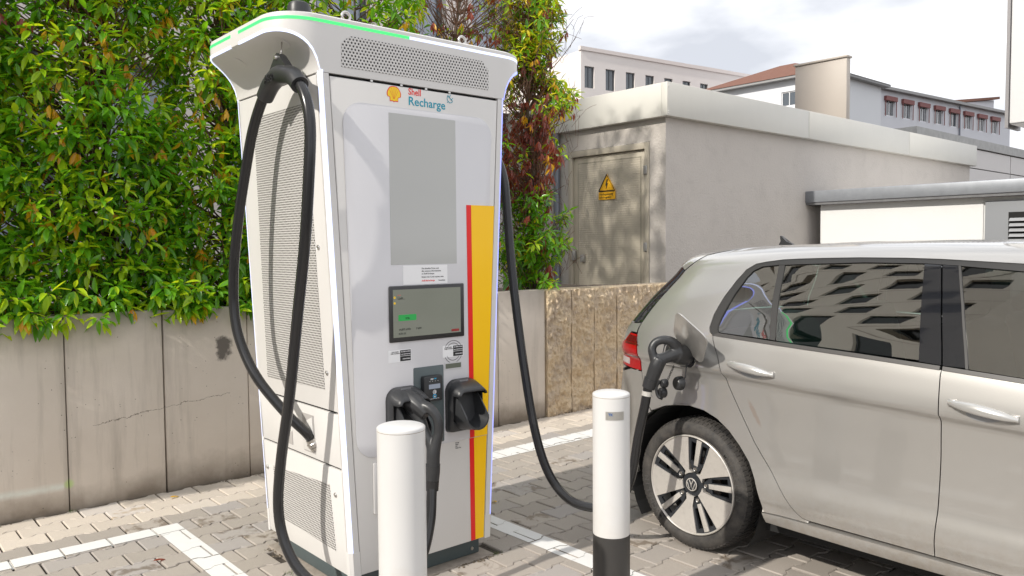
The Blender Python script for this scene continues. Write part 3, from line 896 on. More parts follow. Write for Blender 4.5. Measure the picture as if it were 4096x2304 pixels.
# underside: flare sheets and flat middle
def span(x):
    e = abs(x-CX)-(XR-CX-RC)
    if e <= 0: return YF, YB
    d = RC-math.sqrt(max(0, RC*RC-e*e)); return YF+d, YB-d
V, F = [], []; xs_ = []
for i in range(25):
    t = 1-math.cos(math.pi/2*i/24); xs_.append(CX-hwid(ZS)-(XR-CX-hwid(ZS))*t)
xs_ = xs_[::-1]+[2*CX-x for x in xs_]
for x in xs_:
    y0, y1 = span(x)
    for k in range(9): V.append((x, y0+(y1-y0)*k/8, zf(x)+.0005))
for i in range(len(xs_)-1):
    for k in range(8): a = i*9+k; F.append((a, a+9, a+10, a+1))
obj('crown_underside', V, F, M_WHITE, crown, smooth=True, auto=50)
def ringstrip(name, idx, zlo, zhi, off, m):
    V, F = [], []
    for i in idx:
        x, y = den[i % len(den)]
        nx, ny = 0, 0
        cx0 = min(max(x, XL+RC), XR-RC); cy0 = min(max(y, YF+RC), YB-RC)
        v = Vector((x-cx0, y-cy0)); v = v.normalized() if v.length > 1e-6 else Vector((0, 0))
        z0 = zlo(x) if callable(zlo) else zlo; z1 = zhi(x) if callable(zhi) else zhi
        xo, yo = x+v.x*off, y+v.y*off; xi, yi = x-v.x*.004, y-v.y*.004
        V += [(xo, yo, z0), (xo, yo, z1), (xi, yi, z1), (xi, yi, z0)]
    n = len(V)//4
    for i in range(n-1):
        for k in range(4): a = i*4+k; b = i*4+(k+1) % 4; F.append((a, a+4, b+4, b))
    F.append((0, 1, 2, 3)); F.append((n*4-4, n*4-1, n*4-2, n*4-3))
    bm = bmesh.new(); vs = [bm.verts.new(v) for v in V]
    for f in F: bm.faces.new([vs[i] for i in f])
    return from_bm(name, bm, m, crown, smooth=True, auto=40)
nden = len(den)
order_ = list(range(nden))
# start the walk at the middle of the back edge
mid = min(order_, key=lambda i: (Vector(den[i])-Vector((CX, YB))).length)
walk = [(mid+k) % nden for k in range(nden+1)]
gx_ = 1.997
green = [i for i in walk if den[i][0] < gx_ and not (den[i][1] > YF+.2 and den[i][0] > CX-.2)]
gap = (3.437, 3.355)
gA = [i for i in green if den[i][1] > gap[0]]; gB = [i for i in green if den[i][1] < gap[1]]
ringstrip('status_light', gA, ZT-.034, ZT-.022, .0012, M_LEDG)
ringstrip('status_light', gB, ZT-.034, ZT-.022, .0012, M_LEDG)
wB = [i for i in walk if den[i][0] >= gx_-.03 and not (den[i][1] > YF+.5)]
ringstrip('status_light', wB, ZT-.034, ZT-.022, .0011, M_LEDW)
# flare edge light, both ends (with the clip gap)
for sgn in (-1, 1):
    side = [i for i in walk if (den[i][0]-CX)*sgn > hwid(ZS)-.02]
    if sgn > 0:
        st = min(side, key=lambda i: den[i][1]+abs(den[i][0]-(CX+hwid(ZS))))
        k = walk.index(st) if st in walk else 0
        side = []; q = st
        while (den[q % nden][0]-CX) > hwid(ZS)-.02 and len(side) < nden: side.append(q % nden); q += 1
    parts = [[i for i in side if den[i][1] > gap[0]], [i for i in side if den[i][1] < gap[1]]] if sgn < 0 else [side]
    for pz in parts:
        if len(pz) > 1: ringstrip('light_strip', pz, lambda x: zf(x)-.002, lambda x: zf(x)+.009, .0015, M_LEDW if sgn < 0 else M_LEDB)
# front vent of the crown
slab('vent', [(1.658, 2.252), (2.441, 2.252), (2.441, 2.345), (2.406, 2.383), (1.700, 2.383), (1.661, 2.350)], FM, .0004, .0012, M_VENTF, ch)
# seam brackets under the crown
for x in (1.80, 1.95, 2.08, 2.21): box('bracket', x-.006, x+.006, YF-.002, YF+.01, ZS-.011, ZS-.003, M_STEEL, ch)
# top fittings
FT = frame_map((1.512, 3.045, ZT), (1, 0, 0), (0, 1, 0), (0, 0, 1))
lathe('antenna_dome', [(0, .052), (.030, .050), (.041, .043), (.046, .030), (.048, 0)], FT, M_BLACK, ch, 28)
for ex_, ey_ in ((1.712, 3.02), (2.325, 3.02)):
    V, F = tube_geo([Vector((ex_+.019*math.cos(a), ey_, ZT+.024+.019*math.sin(a))) for a in [2*math.pi*i/20 for i in range(21)]], .0062, 8)
    tube_geo([Vector((ex_, ey_, ZT-.002)), Vector((ex_, ey_, ZT+.010))], .010, 10, V=V, F=F)
    obj('lifting_eye', V, F, M_STEEL, ch, smooth=True, auto=50)
# ceiling plates for the cable balancers
for y in (3.126, 3.575):
    lathe('balancer_plate', [(0, .002), (.032, .002), (.033, 0)], frame_map((1.477, y, zf(1.477)-.001), (1, 0, -.55), (0, 1, 0), (-.42, 0, -.9)), M_WHITE, ch, 20)
# cable saddles: hung left and right
def saddle(sgn):
    X = CX+sgn*.590 if sgn < 0 else CX+sgn*.604
    dy = 0 if sgn < 0 else .40
    path = [(X, y+dy, z) for y, z in ((3.27, 2.148), (3.21, 2.190), (3.14, 2.214), (3.08, 2.212), (3.00, 2.190), (2.945, 2.148))]
    s = tube('cable_saddle', path, [.036, .038, .040, .040, .038, .036], M_BLACK, ch, 18)
    slab('saddle_web', [(a_+dy, b_) for a_, b_ in ((3.005, 2.212), (3.215, 2.212), (3.130, 2.292), (3.112, 2.302), (3.094, 2.292))], frame_map((X-.018, 0, 0), (0, 1, 0), (0, 0, 1), (1, 0, 0)), 0, .036, M_BLACK, s, bev=.004)
    if sgn < 0:
        text('moulded_letters', 'ABB', .046, (X-.0405, 3.185, 2.186), mat('moulded_black', (.012, .012, .013), .6), s, rot=Matrix(((0, 0, -1), (-1, 0, 0), (0, 1, 0))), ext=.002)
    lathe('saddle_bolt', [(0, .010), (.006, .010), (.009, .006), (.010, 0)], frame_map((X-.018, 3.112+dy, 2.283), (0, 1, 0), (0, 0, 1), (-1, 0, 0)), M_STEEL, s, 14)
    V, F = tube_geo([Vector((X, 3.112+dy, 2.292)), Vector((X+.008*-sgn, 3.118+dy, 2.318)), Vector((X+.012*-sgn, 3.124+dy, zf(X))), ], .003, 6)
    obj('hook', V, F, M_STEEL, s, smooth=True)
saddle(-1); saddle(1)

# ------------------------------------------------------------------ cables with their connectors
cb = thing('charging_cable', (1.5, 3.2, .15), 'thick black cable looped on the station side, connector parked in its holder', 'cable', 'charging cables')
C1 = [(1.628, 3.250, .662), (1.60, 3.254, .698), (1.54, 3.304, .776), (1.47, 3.43, .92), (1.44, 3.534, 1.066), (1.43, 3.583, 1.208), (1.43, 3.58, 1.409), (1.44, 3.535, 1.642), (1.45, 3.467, 1.852), (1.455, 3.392, 2.019), (1.46, 3.296, 2.14), (1.46, 3.20, 2.197), (1.46, 3.11, 2.212), (1.46, 3.01, 2.197), (1.46, 2.94, 2.145), (1.46, 2.888, 2.07), (1.46, 2.866, 1.974), (1.455, 2.87, 1.821), (1.45, 2.906, 1.544), (1.45, 2.989, 1.225), (1.45, 3.077, .89), (1.45, 3.166, .623), (1.45, 3.208, .408), (1.46, 3.179, .257), (1.49, 3.09, .14), (1.56, 2.95, .065), (1.66, 2.82, .045), (1.78, 2.745, .09), (1.87, 2.745, .20), (1.925, 2.76, .33), (1.950, 2.78, .45), (1.962, 2.79, .50)]
tube('hose', C1, .0226, M_RUB, cb, 14, 7)
ga = (Vector((1.622, 3.250, .672))-Vector((1.655, 3.240, .605))).normalized(); go = ga.orthogonal().normalized()
lathe('cable_gland', [(.0, .0), (.028, .0), (.028, .012), (.025, .014), (.031, .018), (.031, .034), (.027, .038), (.027, .052), (.0, .054)], frame_map((1.653, 3.242, .612), go, ga.cross(go), ga), M_STEEL, cb, 20)
def tube_chain(name, chains, m, parent, sides=12, sub=6):
    V, F = [], []
    for pts, rad in chains:
        path = catmull(pts, sub); rr = []
        for i in range(len(path)):
            x = i/sub; k = min(int(x), len(rad)-2); rr.append(rad[k]+(rad[k+1]-rad[k])*(x-k))
        tube_geo(path, rr, sides, V=V, F=F)
    return obj(name, V, F, m, parent, smooth=True, auto=60)
def remesh(o, vox=.004):
    r = o.modifiers.new('r', 'REMESH'); r.mode = 'VOXEL'; r.voxel_size = vox; r.use_smooth_shade = True
    s = o.modifiers.new('s', 'SMOOTH'); s.iterations = 4; s.factor = .5
g1 = tube_chain('connector', [
    ([(1.933, 2.93, .845), (1.937, 2.885, .832), (1.945, 2.845, .812), (1.955, 2.815, .785)], [.046, .044, .036, .028]),
    ([(1.945, 2.85, .828), (1.962, 2.80, .812), (1.978, 2.772, .772), (1.982, 2.768, .715), (1.972, 2.775, .665), (1.964, 2.782, .62), (1.962, 2.785, .56)], [.026, .023, .021, .021, .024, .029, .030]),
    ([(1.935, 2.90, .815), (1.944, 2.855, .765), (1.952, 2.825, .71), (1.960, 2.795, .655), (1.963, 2.787, .60)], [.036, .028, .022, .022, .028])], M_BLACK, cb)
remesh(g1)
tube('strain_relief', [(1.962, 2.785, .575), (1.962, 2.787, .54), (1.961, 2.79, .50)], [.0315, .0315, .029], M_BLACK, cb, 18)
tube('strain_sleeve', [(1.961, 2.79, .505), (1.958, 2.787, .46)], [.030, .027], M_RUB, cb, 18)

cb2 = thing('charging_cable', (2.85, 2.7, .15), 'thick black charging cable hanging in a bow from the station to the car', 'cable', 'charging cables')
C2 = [(2.655, 3.30, 2.10), (2.655, 3.21, 2.195), (2.655, 3.11, 2.213), (2.656, 3.03, 2.19), (2.66, 3.05, 2.08)]
C2 = [(2.645, 3.66, 1.55), (2.650, 3.68, 1.90), (2.654, 3.67, 2.13), (2.654, 3.60, 2.197), (2.654, 3.51, 2.212), (2.652, 3.40, 2.185), (2.648, 3.26, 2.08), (2.655, 3.16, 1.95), (2.660, 3.118, 1.85), (2.662, 3.099, 1.711), (2.671, 3.067, 1.346), (2.681, 3.006, .944), (2.692, 2.932, .588), (2.723, 2.865, .373), (2.772, 2.774, .252), (2.846, 2.681, .214), (2.898, 2.597, .233), (2.937, 2.542, .311), (2.944, 2.504, .425), (2.946, 2.474, .586), (2.960, 2.444, .743), (2.970, 2.432, .835)]
tube('hose', [(2.46, 3.26, .63), (2.56, 3.42, .80), (2.63, 3.60, 1.15)]+C2, .0226, M_RUB, cb2, 14, 7)
g2 = tube_chain('connector', [
    ([(2.974, 2.424, .850), (2.980, 2.408, .895), (2.985, 2.392, .938), (2.995, 2.378, .972)], [.030, .034, .036, .034]),
    ([(2.985, 2.392, .945), (2.975, 2.405, .985), (2.975, 2.412, 1.020), (2.990, 2.402, 1.048), (3.015, 2.375, 1.060), (3.045, 2.352, 1.050), (3.075, 2.345, 1.020)], [.028, .021, .020, .020, .021, .024, .032]),
    ([(2.990, 2.385, .965), (3.020, 2.367, .975), (3.050, 2.355, .985), (3.080, 2.350, .995)], [.030, .027, .032, .048]),
    ([(3.070, 2.352, .995), (3.110, 2.350, .985), (3.155, 2.352, .975)], [.048, .052, .050])], M_BLACK, cb2)
remesh(g2)
tube('strain_relief', [(2.970, 2.432, .828), (2.974, 2.425, .850), (2.977, 2.417, .872)], [.0305, .033, .035], M_BLACK, cb2, 18)
tube('silver_label', [(2.9655, 2.4375, .790), (2.9680, 2.4350, .812)], .0248, mat('foil_label', (.62, .60, .56), .35, .4, var=.4, vscale=150), cb2, 18, raw=True)
# ------------------------------------------------------------------ bollards
def boll_mat():
    m, nt, N, L, b = _nt('scuffed_white_enamel')
    p = position(nt); c = (.63, .625, .615)
    cc = mixc(nt, noise_node(nt, 4, 6, .65, scaled(nt, p, (1, 1, .4))), tuple(x*.93 for x in c), tuple(min(1, x*1.04) for x in c))
    sc = ramp(nt, noise_node(nt, 14, 8, .85, scaled(nt, p, (1, 1, .35)), 1.0), .66, .70)
    cc = mixc(nt, mth(nt, 'MULTIPLY', sc, .55), cc, (.36, .33, .30))
    sp = ramp(nt, noise_node(nt, 130, 5, .8, p), .70, .74)
    cc = mixc(nt, mth(nt, 'MULTIPLY', sp, .5), cc, (.30, .24, .18))
    sep = N.new('ShaderNodeSeparateXYZ'); L.new(p, sep.inputs[0])
    low = N.new('ShaderNodeMapRange'); L.new(mth(nt, 'SUBTRACT', sep.outputs[2], mth(nt, 'MULTIPLY', noise_node(nt, 7, 6, .7, p), .5)), low.inputs[0])
    low.inputs[1].default_value = .25; low.inputs[2].default_value = -.15
    cc = mixc(nt, mth(nt, 'MULTIPLY', low.outputs[0], .45), cc, (.50, .43, .34))
    L.new(cc, b.inputs['Base Color']); b.inputs['Roughness'].default_value = .33
    bump(nt, b, noise_node(nt, 18, 4, .6, p), .05, .004)
    return m
M_BOLL = boll_mat()
M_BOLB = plastic('dark_bollard_band', (.040, .038, .036), .35, .5)
def bollard(x, y, r, h, band, label, sticker):
    b = thing('bollard', (x, y, 0), label, 'bollard', 'white steel bollards guarding the station')
    fm = frame_map((x, y, 0), (1, 0, 0), (0, 1, 0), (0, 0, 1))
    lathe('tube', [(r, band+.0005), (r, h-.012)], fm, M_BOLL, b, 48)
    lathe('base_band', [(r+.0006, 0), (r+.0006, band)], fm, M_BOLB, b, 48)
    prof = [(r+.0004, h-.0105), (r+.0004, h-.003)]
    for i in range(1, 9):
        a = math.radians(90*i/8); prof.append((r*math.cos(a*.97) if i < 8 else 0, h-.003+.014*math.sin(a)))
    lathe('cap', prof, fm, M_BOLL, b, 48)
    lathe('weld_seam', [(r-.0005, h-.0125), (r+.0001, h-.0117), (r-.0005, h-.0105)], fm, mat('rusty_seam', (.28, .20, .13), .8, var=.6, vscale=60), b, 48)
    if sticker:
        a0, a1 = sticker; V, F = [], []
        for i in range(9):
            a = math.radians(a0+(a1-a0)*i/8)
            for z in (h-.095, h-.062): V.append((x+(r+.0012)*math.cos(a), y+(r+.0012)*math.sin(a), z))
        for i in range(8): k = i*2; F.append((k, k+2, k+3, k+1))
        sp = obj('maker_plate', V, F, mat('maker_foil', (.42, .41, .38), .3, .5, var=.2, vscale=200), b, smooth=True)
        am = math.radians(a0+(a1-a0)*.28); t = Vector((-math.sin(am), math.cos(am), 0))*(1 if a1 > a0 else -1)
        n = Vector((math.cos(am), math.sin(am), 0)); pp = Vector((x, y, h-.078))+n*(r+.0022)-t*.010
        text('plate_text', 'TK', .014, pp, mat('blue_print', (.03, .12, .35), .4), sp, rot=Matrix(((t.x, 0, n.x), (t.y, 0, n.y), (0, 1, 0))), bold=.02)
    return b
bollard(1.413, 2.183, .0786, .924, .17, 'white round steel bollard directly in front of the charging station', None)
bollard(2.355, 2.115, .0738, .924, .36, 'white round steel bollard with dark foot band beside the rear wheel of the car', (205, 262))
# ------------------------------------------------------------------ hatchback: body surface
CPLAN=[(-1.30,0),(-1.295,.3),(-1.27,.52),(-1.2,.70),(-1.05,.82),(-.8,.90),(-.4,.945),(.2,.962),(.9,.97),(1.5,.97),(1.9,.966),(2.25,.957),(2.5,.942),(2.66,.925),(2.78,.898),(2.87,.862),(2.94,.815),(2.99,.75),(3.02,.66),(3.045,.48),(3.058,.25),(3.065,0)]
CPROF=[(.18,.895),(.20,.905),(.245,.935),(.285,.947),(.294,.945),(.302,.936),(.33,.942),(.368,.950),(.40,.9485),(.5,.931),(.65,.932),(.78,.938),(.828,.940),(.842,.949),(.862,.9685),(.89,.966),(.98,.947),(1.03,.932),(1.07,.915),(1.10,.902),(1.2,.864),(1.3,.820),(1.38,.780),(1.43,.752),(1.452,.728),(1.472,.692),(1.488,.645),(1.501,.58),(1.512,.47),(1.519,.32),(1.523,.15),(1.525,0)]
def cinterp(T,x):
    # monotone cubic (Fritsch-Carlson)
    n=len(T)
    if x<=T[0][0]: return T[0][1]
    if x>=T[-1][0]: return T[-1][1]
    i=0
    while T[i+1][0]<x: i+=1
    def d(j): return (T[j+1][1]-T[j][1])/(T[j+1][0]-T[j][0])
    def m(j):
        if j==0: return d(0)
        if j==n-1: return d(n-2)
        a,b=d(j-1),d(j)
        return 0 if a*b<=0 else 2*a*b/(a+b)
    h=T[i+1][0]-T[i][0]; t=(x-T[i][0])/h
    return (2*t**3-3*t*t+1)*T[i][1]+(t**3-2*t*t+t)*h*m(i)+(-2*t**3+3*t*t)*T[i+1][1]+(t**3-t*t)*h*m(i+1)
def sst(a,b,x):
    t=min(1,max(0,(x-a)/(b-a))); return t*t*(3-2*t)
# arc table
CTT=[0.0];CSS=[];CWW=[]
CN=4000
for i in range(CN+1):
    s=-1.30+4.365*i/CN; CSS.append(s); CWW.append(cinterp(CPLAN,s))
    if i: CTT.append(CTT[-1]+math.hypot(CSS[i]-CSS[i-1],CWW[i]-CWW[i-1]))
TMAX=CTT[-1]

def t_of(se):
    i=min(CN-1,max(0,int((se+1.30)/4.365*CN))); a=(se-CSS[i])/(CSS[i+1]-CSS[i]); return CTT[i]+(CTT[i+1]-CTT[i])*a
def sw_of(t):
    t=min(TMAX-1e-9,max(0,t)); i=bisect.bisect_right(CTT,t)-1; i=min(i,CN-1)
    a=(t-CTT[i])/(CTT[i+1]-CTT[i]); return CSS[i]+(CSS[i+1]-CSS[i])*a, CWW[i]+(CWW[i+1]-CWW[i])*a
SR=[(.1,-.08),(.3,-.03),(.45,0),(.62,0),(.86,-.03),(1.05,-.07),(1.12,-.12),(1.25,-.22),(1.38,-.33),(1.45,-.36),(1.5,-.37),(1.572,-.42)]
SF=[(.1,.05),(.3,0),(.6,0),(.8,.08),(.9,.35),(.98,.80),(1.03,1.15),(1.2,1.50),(1.4,1.90),(1.5,2.02),(1.572,2.1)]
XC=4.135
def s_of(se,z):
    if se>1.9: return 1.9+(se-1.9)*(3.065+cinterp(SR,z)-1.9)/1.165
    if se<.9: return .9-(.9-se)*(2.2-cinterp(SF,z))/2.2
    return se
def se_of(s,z):
    if s>1.9: return 1.9+(s-1.9)*1.165/(3.065+cinterp(SR,z)-1.9)
    if s<.9: return .9-(.9-s)*2.2/(2.2-cinterp(SF,z))
    return s
def zeta(s,z):
    w1=sst(.35,.8,z)*(1-sst(1.08,1.4,z)); w2=sst(1.15,1.45,z)
    return z-.05*(s-1.2)*w1+.03*(s-1.5)**2*w2
def CARP(t,z,off=0):
    se,w=sw_of(t); s=s_of(se,z); q=zeta(s,z)
    h=w/.97*cinterp(CPROF,min(1.525,q))
    return (XC-h+off,s,z-max(0,q-1.525))
# ------------------------------------------------------------------ hatchback: panels
def paint_car():
    m, nt, N, L, b = _nt('silver_beige_car_paint')
    p = position(nt)
    c = mixc(nt, noise_node(nt, 2.0, 2, .5, p), (.405, .395, .378), (.43, .42, .402))
    sep = N.new('ShaderNodeSeparateXYZ'); L.new(p, sep.inputs[0])
    lowd = N.new('ShaderNodeMapRange'); L.new(mth(nt, 'SUBTRACT', sep.outputs[2], mth(nt, 'MULTIPLY', noise_node(nt, 6, 7, .75, p), .25)), lowd.inputs[0])
    lowd.inputs[1].default_value = .36; lowd.inputs[2].default_value = .08
    spl = mth(nt, 'MULTIPLY', lowd.outputs[0], ramp(nt, noise_node(nt, 26, 7, .8, p), .35, .7))
    c = mixc(nt, mth(nt, 'MULTIPLY', spl, .75), c, (.30, .25, .19))
    # brown drip by the rear door edge
    dx = mth(nt, 'DIVIDE', mth(nt, 'SUBTRACT', sep.outputs[1], mth(nt, 'ADD', 1.985, mth(nt, 'MULTIPLY', mth(nt, 'SUBTRACT', sep.outputs[2], .70), .55))), .016)
    dz = mth(nt, 'DIVIDE', mth(nt, 'SUBTRACT', sep.outputs[2], .735), .065)
    q = mth(nt, 'ADD', mth(nt, 'MULTIPLY', dx, dx), mth(nt, 'MULTIPLY', dz, dz))
    q = mth(nt, 'ADD', q, mth(nt, 'MULTIPLY', mth(nt, 'SUBTRACT', noise_node(nt, 30, 6, .7, p), .5), 2.0))
    dm = ramp(nt, q, .2, 1.1, (1, 1, 1, 1), (0, 0, 0, 1))
    dm = mth(nt, 'MULTIPLY', dm, mth(nt, 'LESS_THAN', mth(nt, 'ABSOLUTE', dx), 3.0))
    c = mixc(nt, mth(nt, 'MULTIPLY', dm, .30), c, (.28, .15, .07))
    L.new(c, b.inputs['Base Color'])
    b.inputs['Metallic'].default_value = .62
    dust = N.new('ShaderNodeMapRange'); L.new(noise_node(nt, 4, 8, .7, p), dust.inputs[0]); dust.inputs[3].default_value = .325; dust.inputs[4].default_value = .345
    L.new(dust.outputs[0], b.inputs['Roughness'])
    b.inputs['Coat Weight'].default_value = 1.0
    cr_ = N.new('ShaderNodeMapRange'); L.new(lowd.outputs[0], cr_.inputs[0]); cr_.inputs[3].default_value = .035; cr_.inputs[4].default_value = .5
    L.new(cr_.outputs[0], b.inputs['Coat Roughness'])
    return m
M_CAR = paint_car()
def glass_mat(name, tint, refl, ior=1.9):
    m = D.materials.new(name); m.use_nodes = True; nt = m.node_tree; nt.nodes.clear()
    o = nt.nodes.new('ShaderNodeOutputMaterial'); mx = nt.nodes.new('ShaderNodeMixShader')
    tr = nt.nodes.new('ShaderNodeBsdfTransparent'); tr.inputs[0].default_value = (*tint, 1)
    gl = nt.nodes.new('ShaderNodeBsdfGlossy'); gl.inputs['Roughness'].default_value = .008; gl.inputs[0].default_value = (.98, .97, .93, 1)
    fr = nt.nodes.new('ShaderNodeFresnel'); fr.inputs[0].default_value = ior
    bp = nt.nodes.new('ShaderNodeBump'); bp.inputs['Strength'].default_value = .004; bp.inputs['Distance'].default_value = .02
    nz = noise_node(nt, 3.5, 2, .5, position(nt)); nt.links.new(nz, bp.inputs['Height']); nt.links.new(bp.outputs[0], gl.inputs['Normal'])
    f = mth(nt, 'MINIMUM', mth(nt, 'MULTIPLY', fr.outputs[0], refl), 1.0)
    nt.links.new(f, mx.inputs[0]); nt.links.new(tr.outputs[0], mx.inputs[1]); nt.links.new(gl.outputs[0], mx.inputs[2]); nt.links.new(mx.outputs[0], o.inputs[0])
    return m
M_GLASS = glass_mat('tinted_side_glass', (.36, .74, .62), 1.2, 3.2)
M_GLASSF = glass_mat('front_side_glass', (.45, .58, .56), 1.05, 3.0)
M_GLOSSB = mat('gloss_black_trim', (.012, .013, .016), .06, coat=.5)
M_SEAL = mat('window_seal', (.020, .0195, .019), .5)
M_BELT = mat('satin_belt_trim', (.055, .052, .050), .38)
M_INNER = mat('car_inner_dark', (.012, .012, .012), .9)
M_SEATF = mat('seat_cloth', (.035, .037, .042), .85)
M_RED_L = mat('red_lamp_lens', (.33, .004, .006), .16, coat=.15, spec=.4)
M_RED_D = mat('dark_lamp_lens', (.10, .004, .006), .14, coat=.2)
M_CLEAR_L = mat('clear_lamp_lens', (.42, .36, .36), .12, coat=1.0)
car = thing('hatchback_car', (4.135, .9, 0), 'dusty silver beige hatchback plugged into the charging station with its charge flap open', 'car')
def pip(x, y, P):
    c = False; j = len(P)-1
    for i in range(len(P)):
        if (P[i][1] > y) != (P[j][1] > y) and x < (P[j][0]-P[i][0])*(y-P[i][1])/(P[j][1]-P[i][1])+P[i][0]: c = not c
        j = i
    return c
def dense(P, d):
    out = []
    for i in range(len(P)):
        a, b = P[i], P[(i+1) % len(P)]; L = math.hypot(b[0]-a[0], b[1]-a[1]); n = max(1, int(round(L/d)))
        for k in range(n): out.append((a[0]+(b[0]-a[0])*k/n, a[1]+(b[1]-a[1])*k/n))
    return out
def smooth_poly(P, sharp=()):
    return P
def panel(name, P, m, parent, off=0.0, d=.022, flange=.016, both=True, gap=0.0, zlines=()):
    """P: polygon in (t,z) on the car surface. Returns left (and mirrored right) mesh objects."""
    area = sum(P[i][0]*P[(i+1) % len(P)][1]-P[(i+1) % len(P)][0]*P[i][1] for i in range(len(P)))
    if area < 0: P = P[::-1]
    B = dense(P, d)
    if gap:
        n = len(B); Q = []
        for i in range(n):
            a, b = Vector(B[i-1]), Vector(B[(i+1) % n]); t = (b-a).normalized(); Q.append((B[i][0]-t.y*gap, B[i][1]+t.x*gap))
        B = Q
    pts = [Vector(p) for p in B]; nb = len(pts)
    xs = [p[0] for p in B]; zs = [p[1] for p in B]
    rows = []
    z = min(zs)+d/2
    while z < max(zs): rows.append(z); z += d
    rows += list(zlines)
    cell = {}
    for p in pts: cell.setdefault((int(p.x/.03), int(p.y/.03)), []).append(p)
    def close(x, y):
        i, j = int(x/.03), int(y/.03)
        for a in (-1, 0, 1):
            for b in (-1, 0, 1):
                for p in cell.get((i+a, j+b), ()):
                    if (p.x-x)**2+(p.y-y)**2 < (d*.55)**2: return True
        return False
    for r, zz in enumerate(rows):
        x = min(xs)+(d/2 if r % 2 else d)
        while x < max(xs):
            if pip(x, zz, B) and not close(x, zz): pts.append(Vector((x, zz)))
            x += d
    res = delaunay_2d_cdt(pts, [(i, (i+1) % nb) for i in range(nb)], [], 1, 1e-6)
    vv, ee, ff = res[0], res[1], res[2]
    keep = []
    for f in ff:
        cx = sum(vv[i].x for i in f)/len(f); cy = sum(vv[i].y for i in f)/len(f)
        if pip(cx, cy, B): keep.append(tuple(f))
    outs = []
    for sg in ((1, -1) if both else (1,)):
        V = []
        for v in vv:
            x, y, z = CARP(v.x, v.y); V.append(Vector((x+off, y, z)))
        F = [f if sg > 0 else f[::-1] for f in keep]
        if flange:
            b0 = len(V)
            for i in range(nb):
                x, y, z = CARP(B[i][0], B[i][1]); V.append(Vector((x+off, y, z)))
            for i in range(nb):
                x, y, z = CARP(B[i][0], B[i][1])
                n = Vector((XC-x, (1.2-y)*.12, .25 if z < .5 else -.25)).normalized() if True else None
                V.append(Vector((x+off, y, z))+n*flange)
            for i in range(nb):
                j = (i+1) % nb; q = (b0+i, b0+nb+i, b0+nb+j, b0+j); F.append(q if sg > 0 else q[::-1])
        if sg < 0: V = [Vector((2*XC-v.x, v.y, v.z)) for v in V]
        me = D.meshes.new(name); me.from_pydata([tuple(v) for v in V], [], F); me.materials.append(m)
        bm = bmesh.new(); bm.from_mesh(me)
        # orient outwards
        bm.normal_update()
        s = 0
        for f in bm.faces[:len(keep)]:
            s += f.normal.x*(-1 if sg > 0 else 1)+f.normal.z*.3+f.normal.y*.01
        if s < 0: bmesh.ops.reverse_faces(bm, faces=bm.faces)
        bm.to_mesh(me); bm.free()
        me.polygons.foreach_set('use_smooth', [True]*len(me.polygons))
        outs.append(link(D.objects.new(name, me), parent))
    return outs
ARCH = [(4.671, .609), (4.611, .651), (4.518, .690), (4.444, .705), (4.359, .715), (4.269, .706), (4.191, .678), (4.122, .632), (4.061, .569), (4.013, .506), (3.974, .433), (3.948, .358), (3.934, .291), (3.923, .256)]
WOUT = [(4.240, 1.077), (4.268, 1.092), (4.285, 1.114), (4.297, 1.172), (4.291, 1.259), (4.273, 1.339), (4.243, 1.387), (4.185, 1.415), (4.114, 1.425), (3.994, 1.436), (3.755, 1.444), (3.593, 1.447), (3.40, 1.446), (3.261, 1.442), (2.967, 1.426), (2.75, 1.400), (2.45, 1.335), (2.10, 1.225), (1.80, 1.10)]
DGAP = [(4.240, 1.077), (4.231, 1.056), (4.205, 1.016), (4.178, .972), (4.127, .852), (4.061, .736), (3.982, .602), (3.942, .547), (3.817, .388), (3.782, .348), (3.760, .326), (3.737, .312), (3.708, .307)]
# body shell: roof, cant rail and rear wing in one pressing
TR = CTT[-1]
roofz = 1.5245
shell = ([(p[0], p[1]) for p in DGAP[::-1]]+WOUT[1:])
shell = [(3.708, .297), (3.85, .296), (3.934, .293)]+ARCH[::-1][2:-1]+[(4.643, .682), (4.680, .766), (4.706, .848), (4.731, .948), (4.774, 1.043), (4.790, 1.10), (4.800, 1.17), (4.794, 1.271), (4.808, 1.375), (4.724, 1.455), (4.60, 1.478), (4.50, 1.498), (4.44, 1.513), (4.42, roofz)] + \
        [(2.70, roofz), (2.50, 1.512), (2.30, 1.49), (2.05, 1.45), (1.85, 1.39), (1.72, 1.30), (1.62, 1.16), (1.60, 1.06), (1.80, 1.045)] + WOUT[::-1] + DGAP[1:]
# remove duplicate closing
RZ = (1.494, 1.503, 1.509, 1.513, 1.517, 1.520, 1.522, 1.5235)
panel('body_shell', shell, M_CAR, car, gap=.002, d=.018, zlines=RZ)
# doors
dz = lambda s: None
BG = [(3.179, 1.026), (3.181, 1.008), (3.174, .846), (3.175, .697), (3.178, .60), (3.186, .42), (3.190, .303)]
rear_door = [(4.240, 1.077)]+DGAP[1:]+[(3.5, .305), (3.190, .302)]+BG[::-1][1:]+[(3.49, 1.0435)]
rear_door = DGAP+[(3.5, .306), (3.190, .302)]+BG[::-1][1:]+[(3.49, 1.042), (3.85, 1.058)]
RD = panel('rear_door', rear_door, M_CAR, car, gap=.002, d=.014)
front_door = [(a, b) for a, b in BG]+[(2.98, .2985), (2.5, .295), (2.15, .295), (2.08, .33), (2.02, .45), (1.97, .70), (1.90, .98), (2.3, .985), (2.903, 1.009)]
FD = panel('front_door', front_door, M_CAR, car, gap=.002, d=.014)
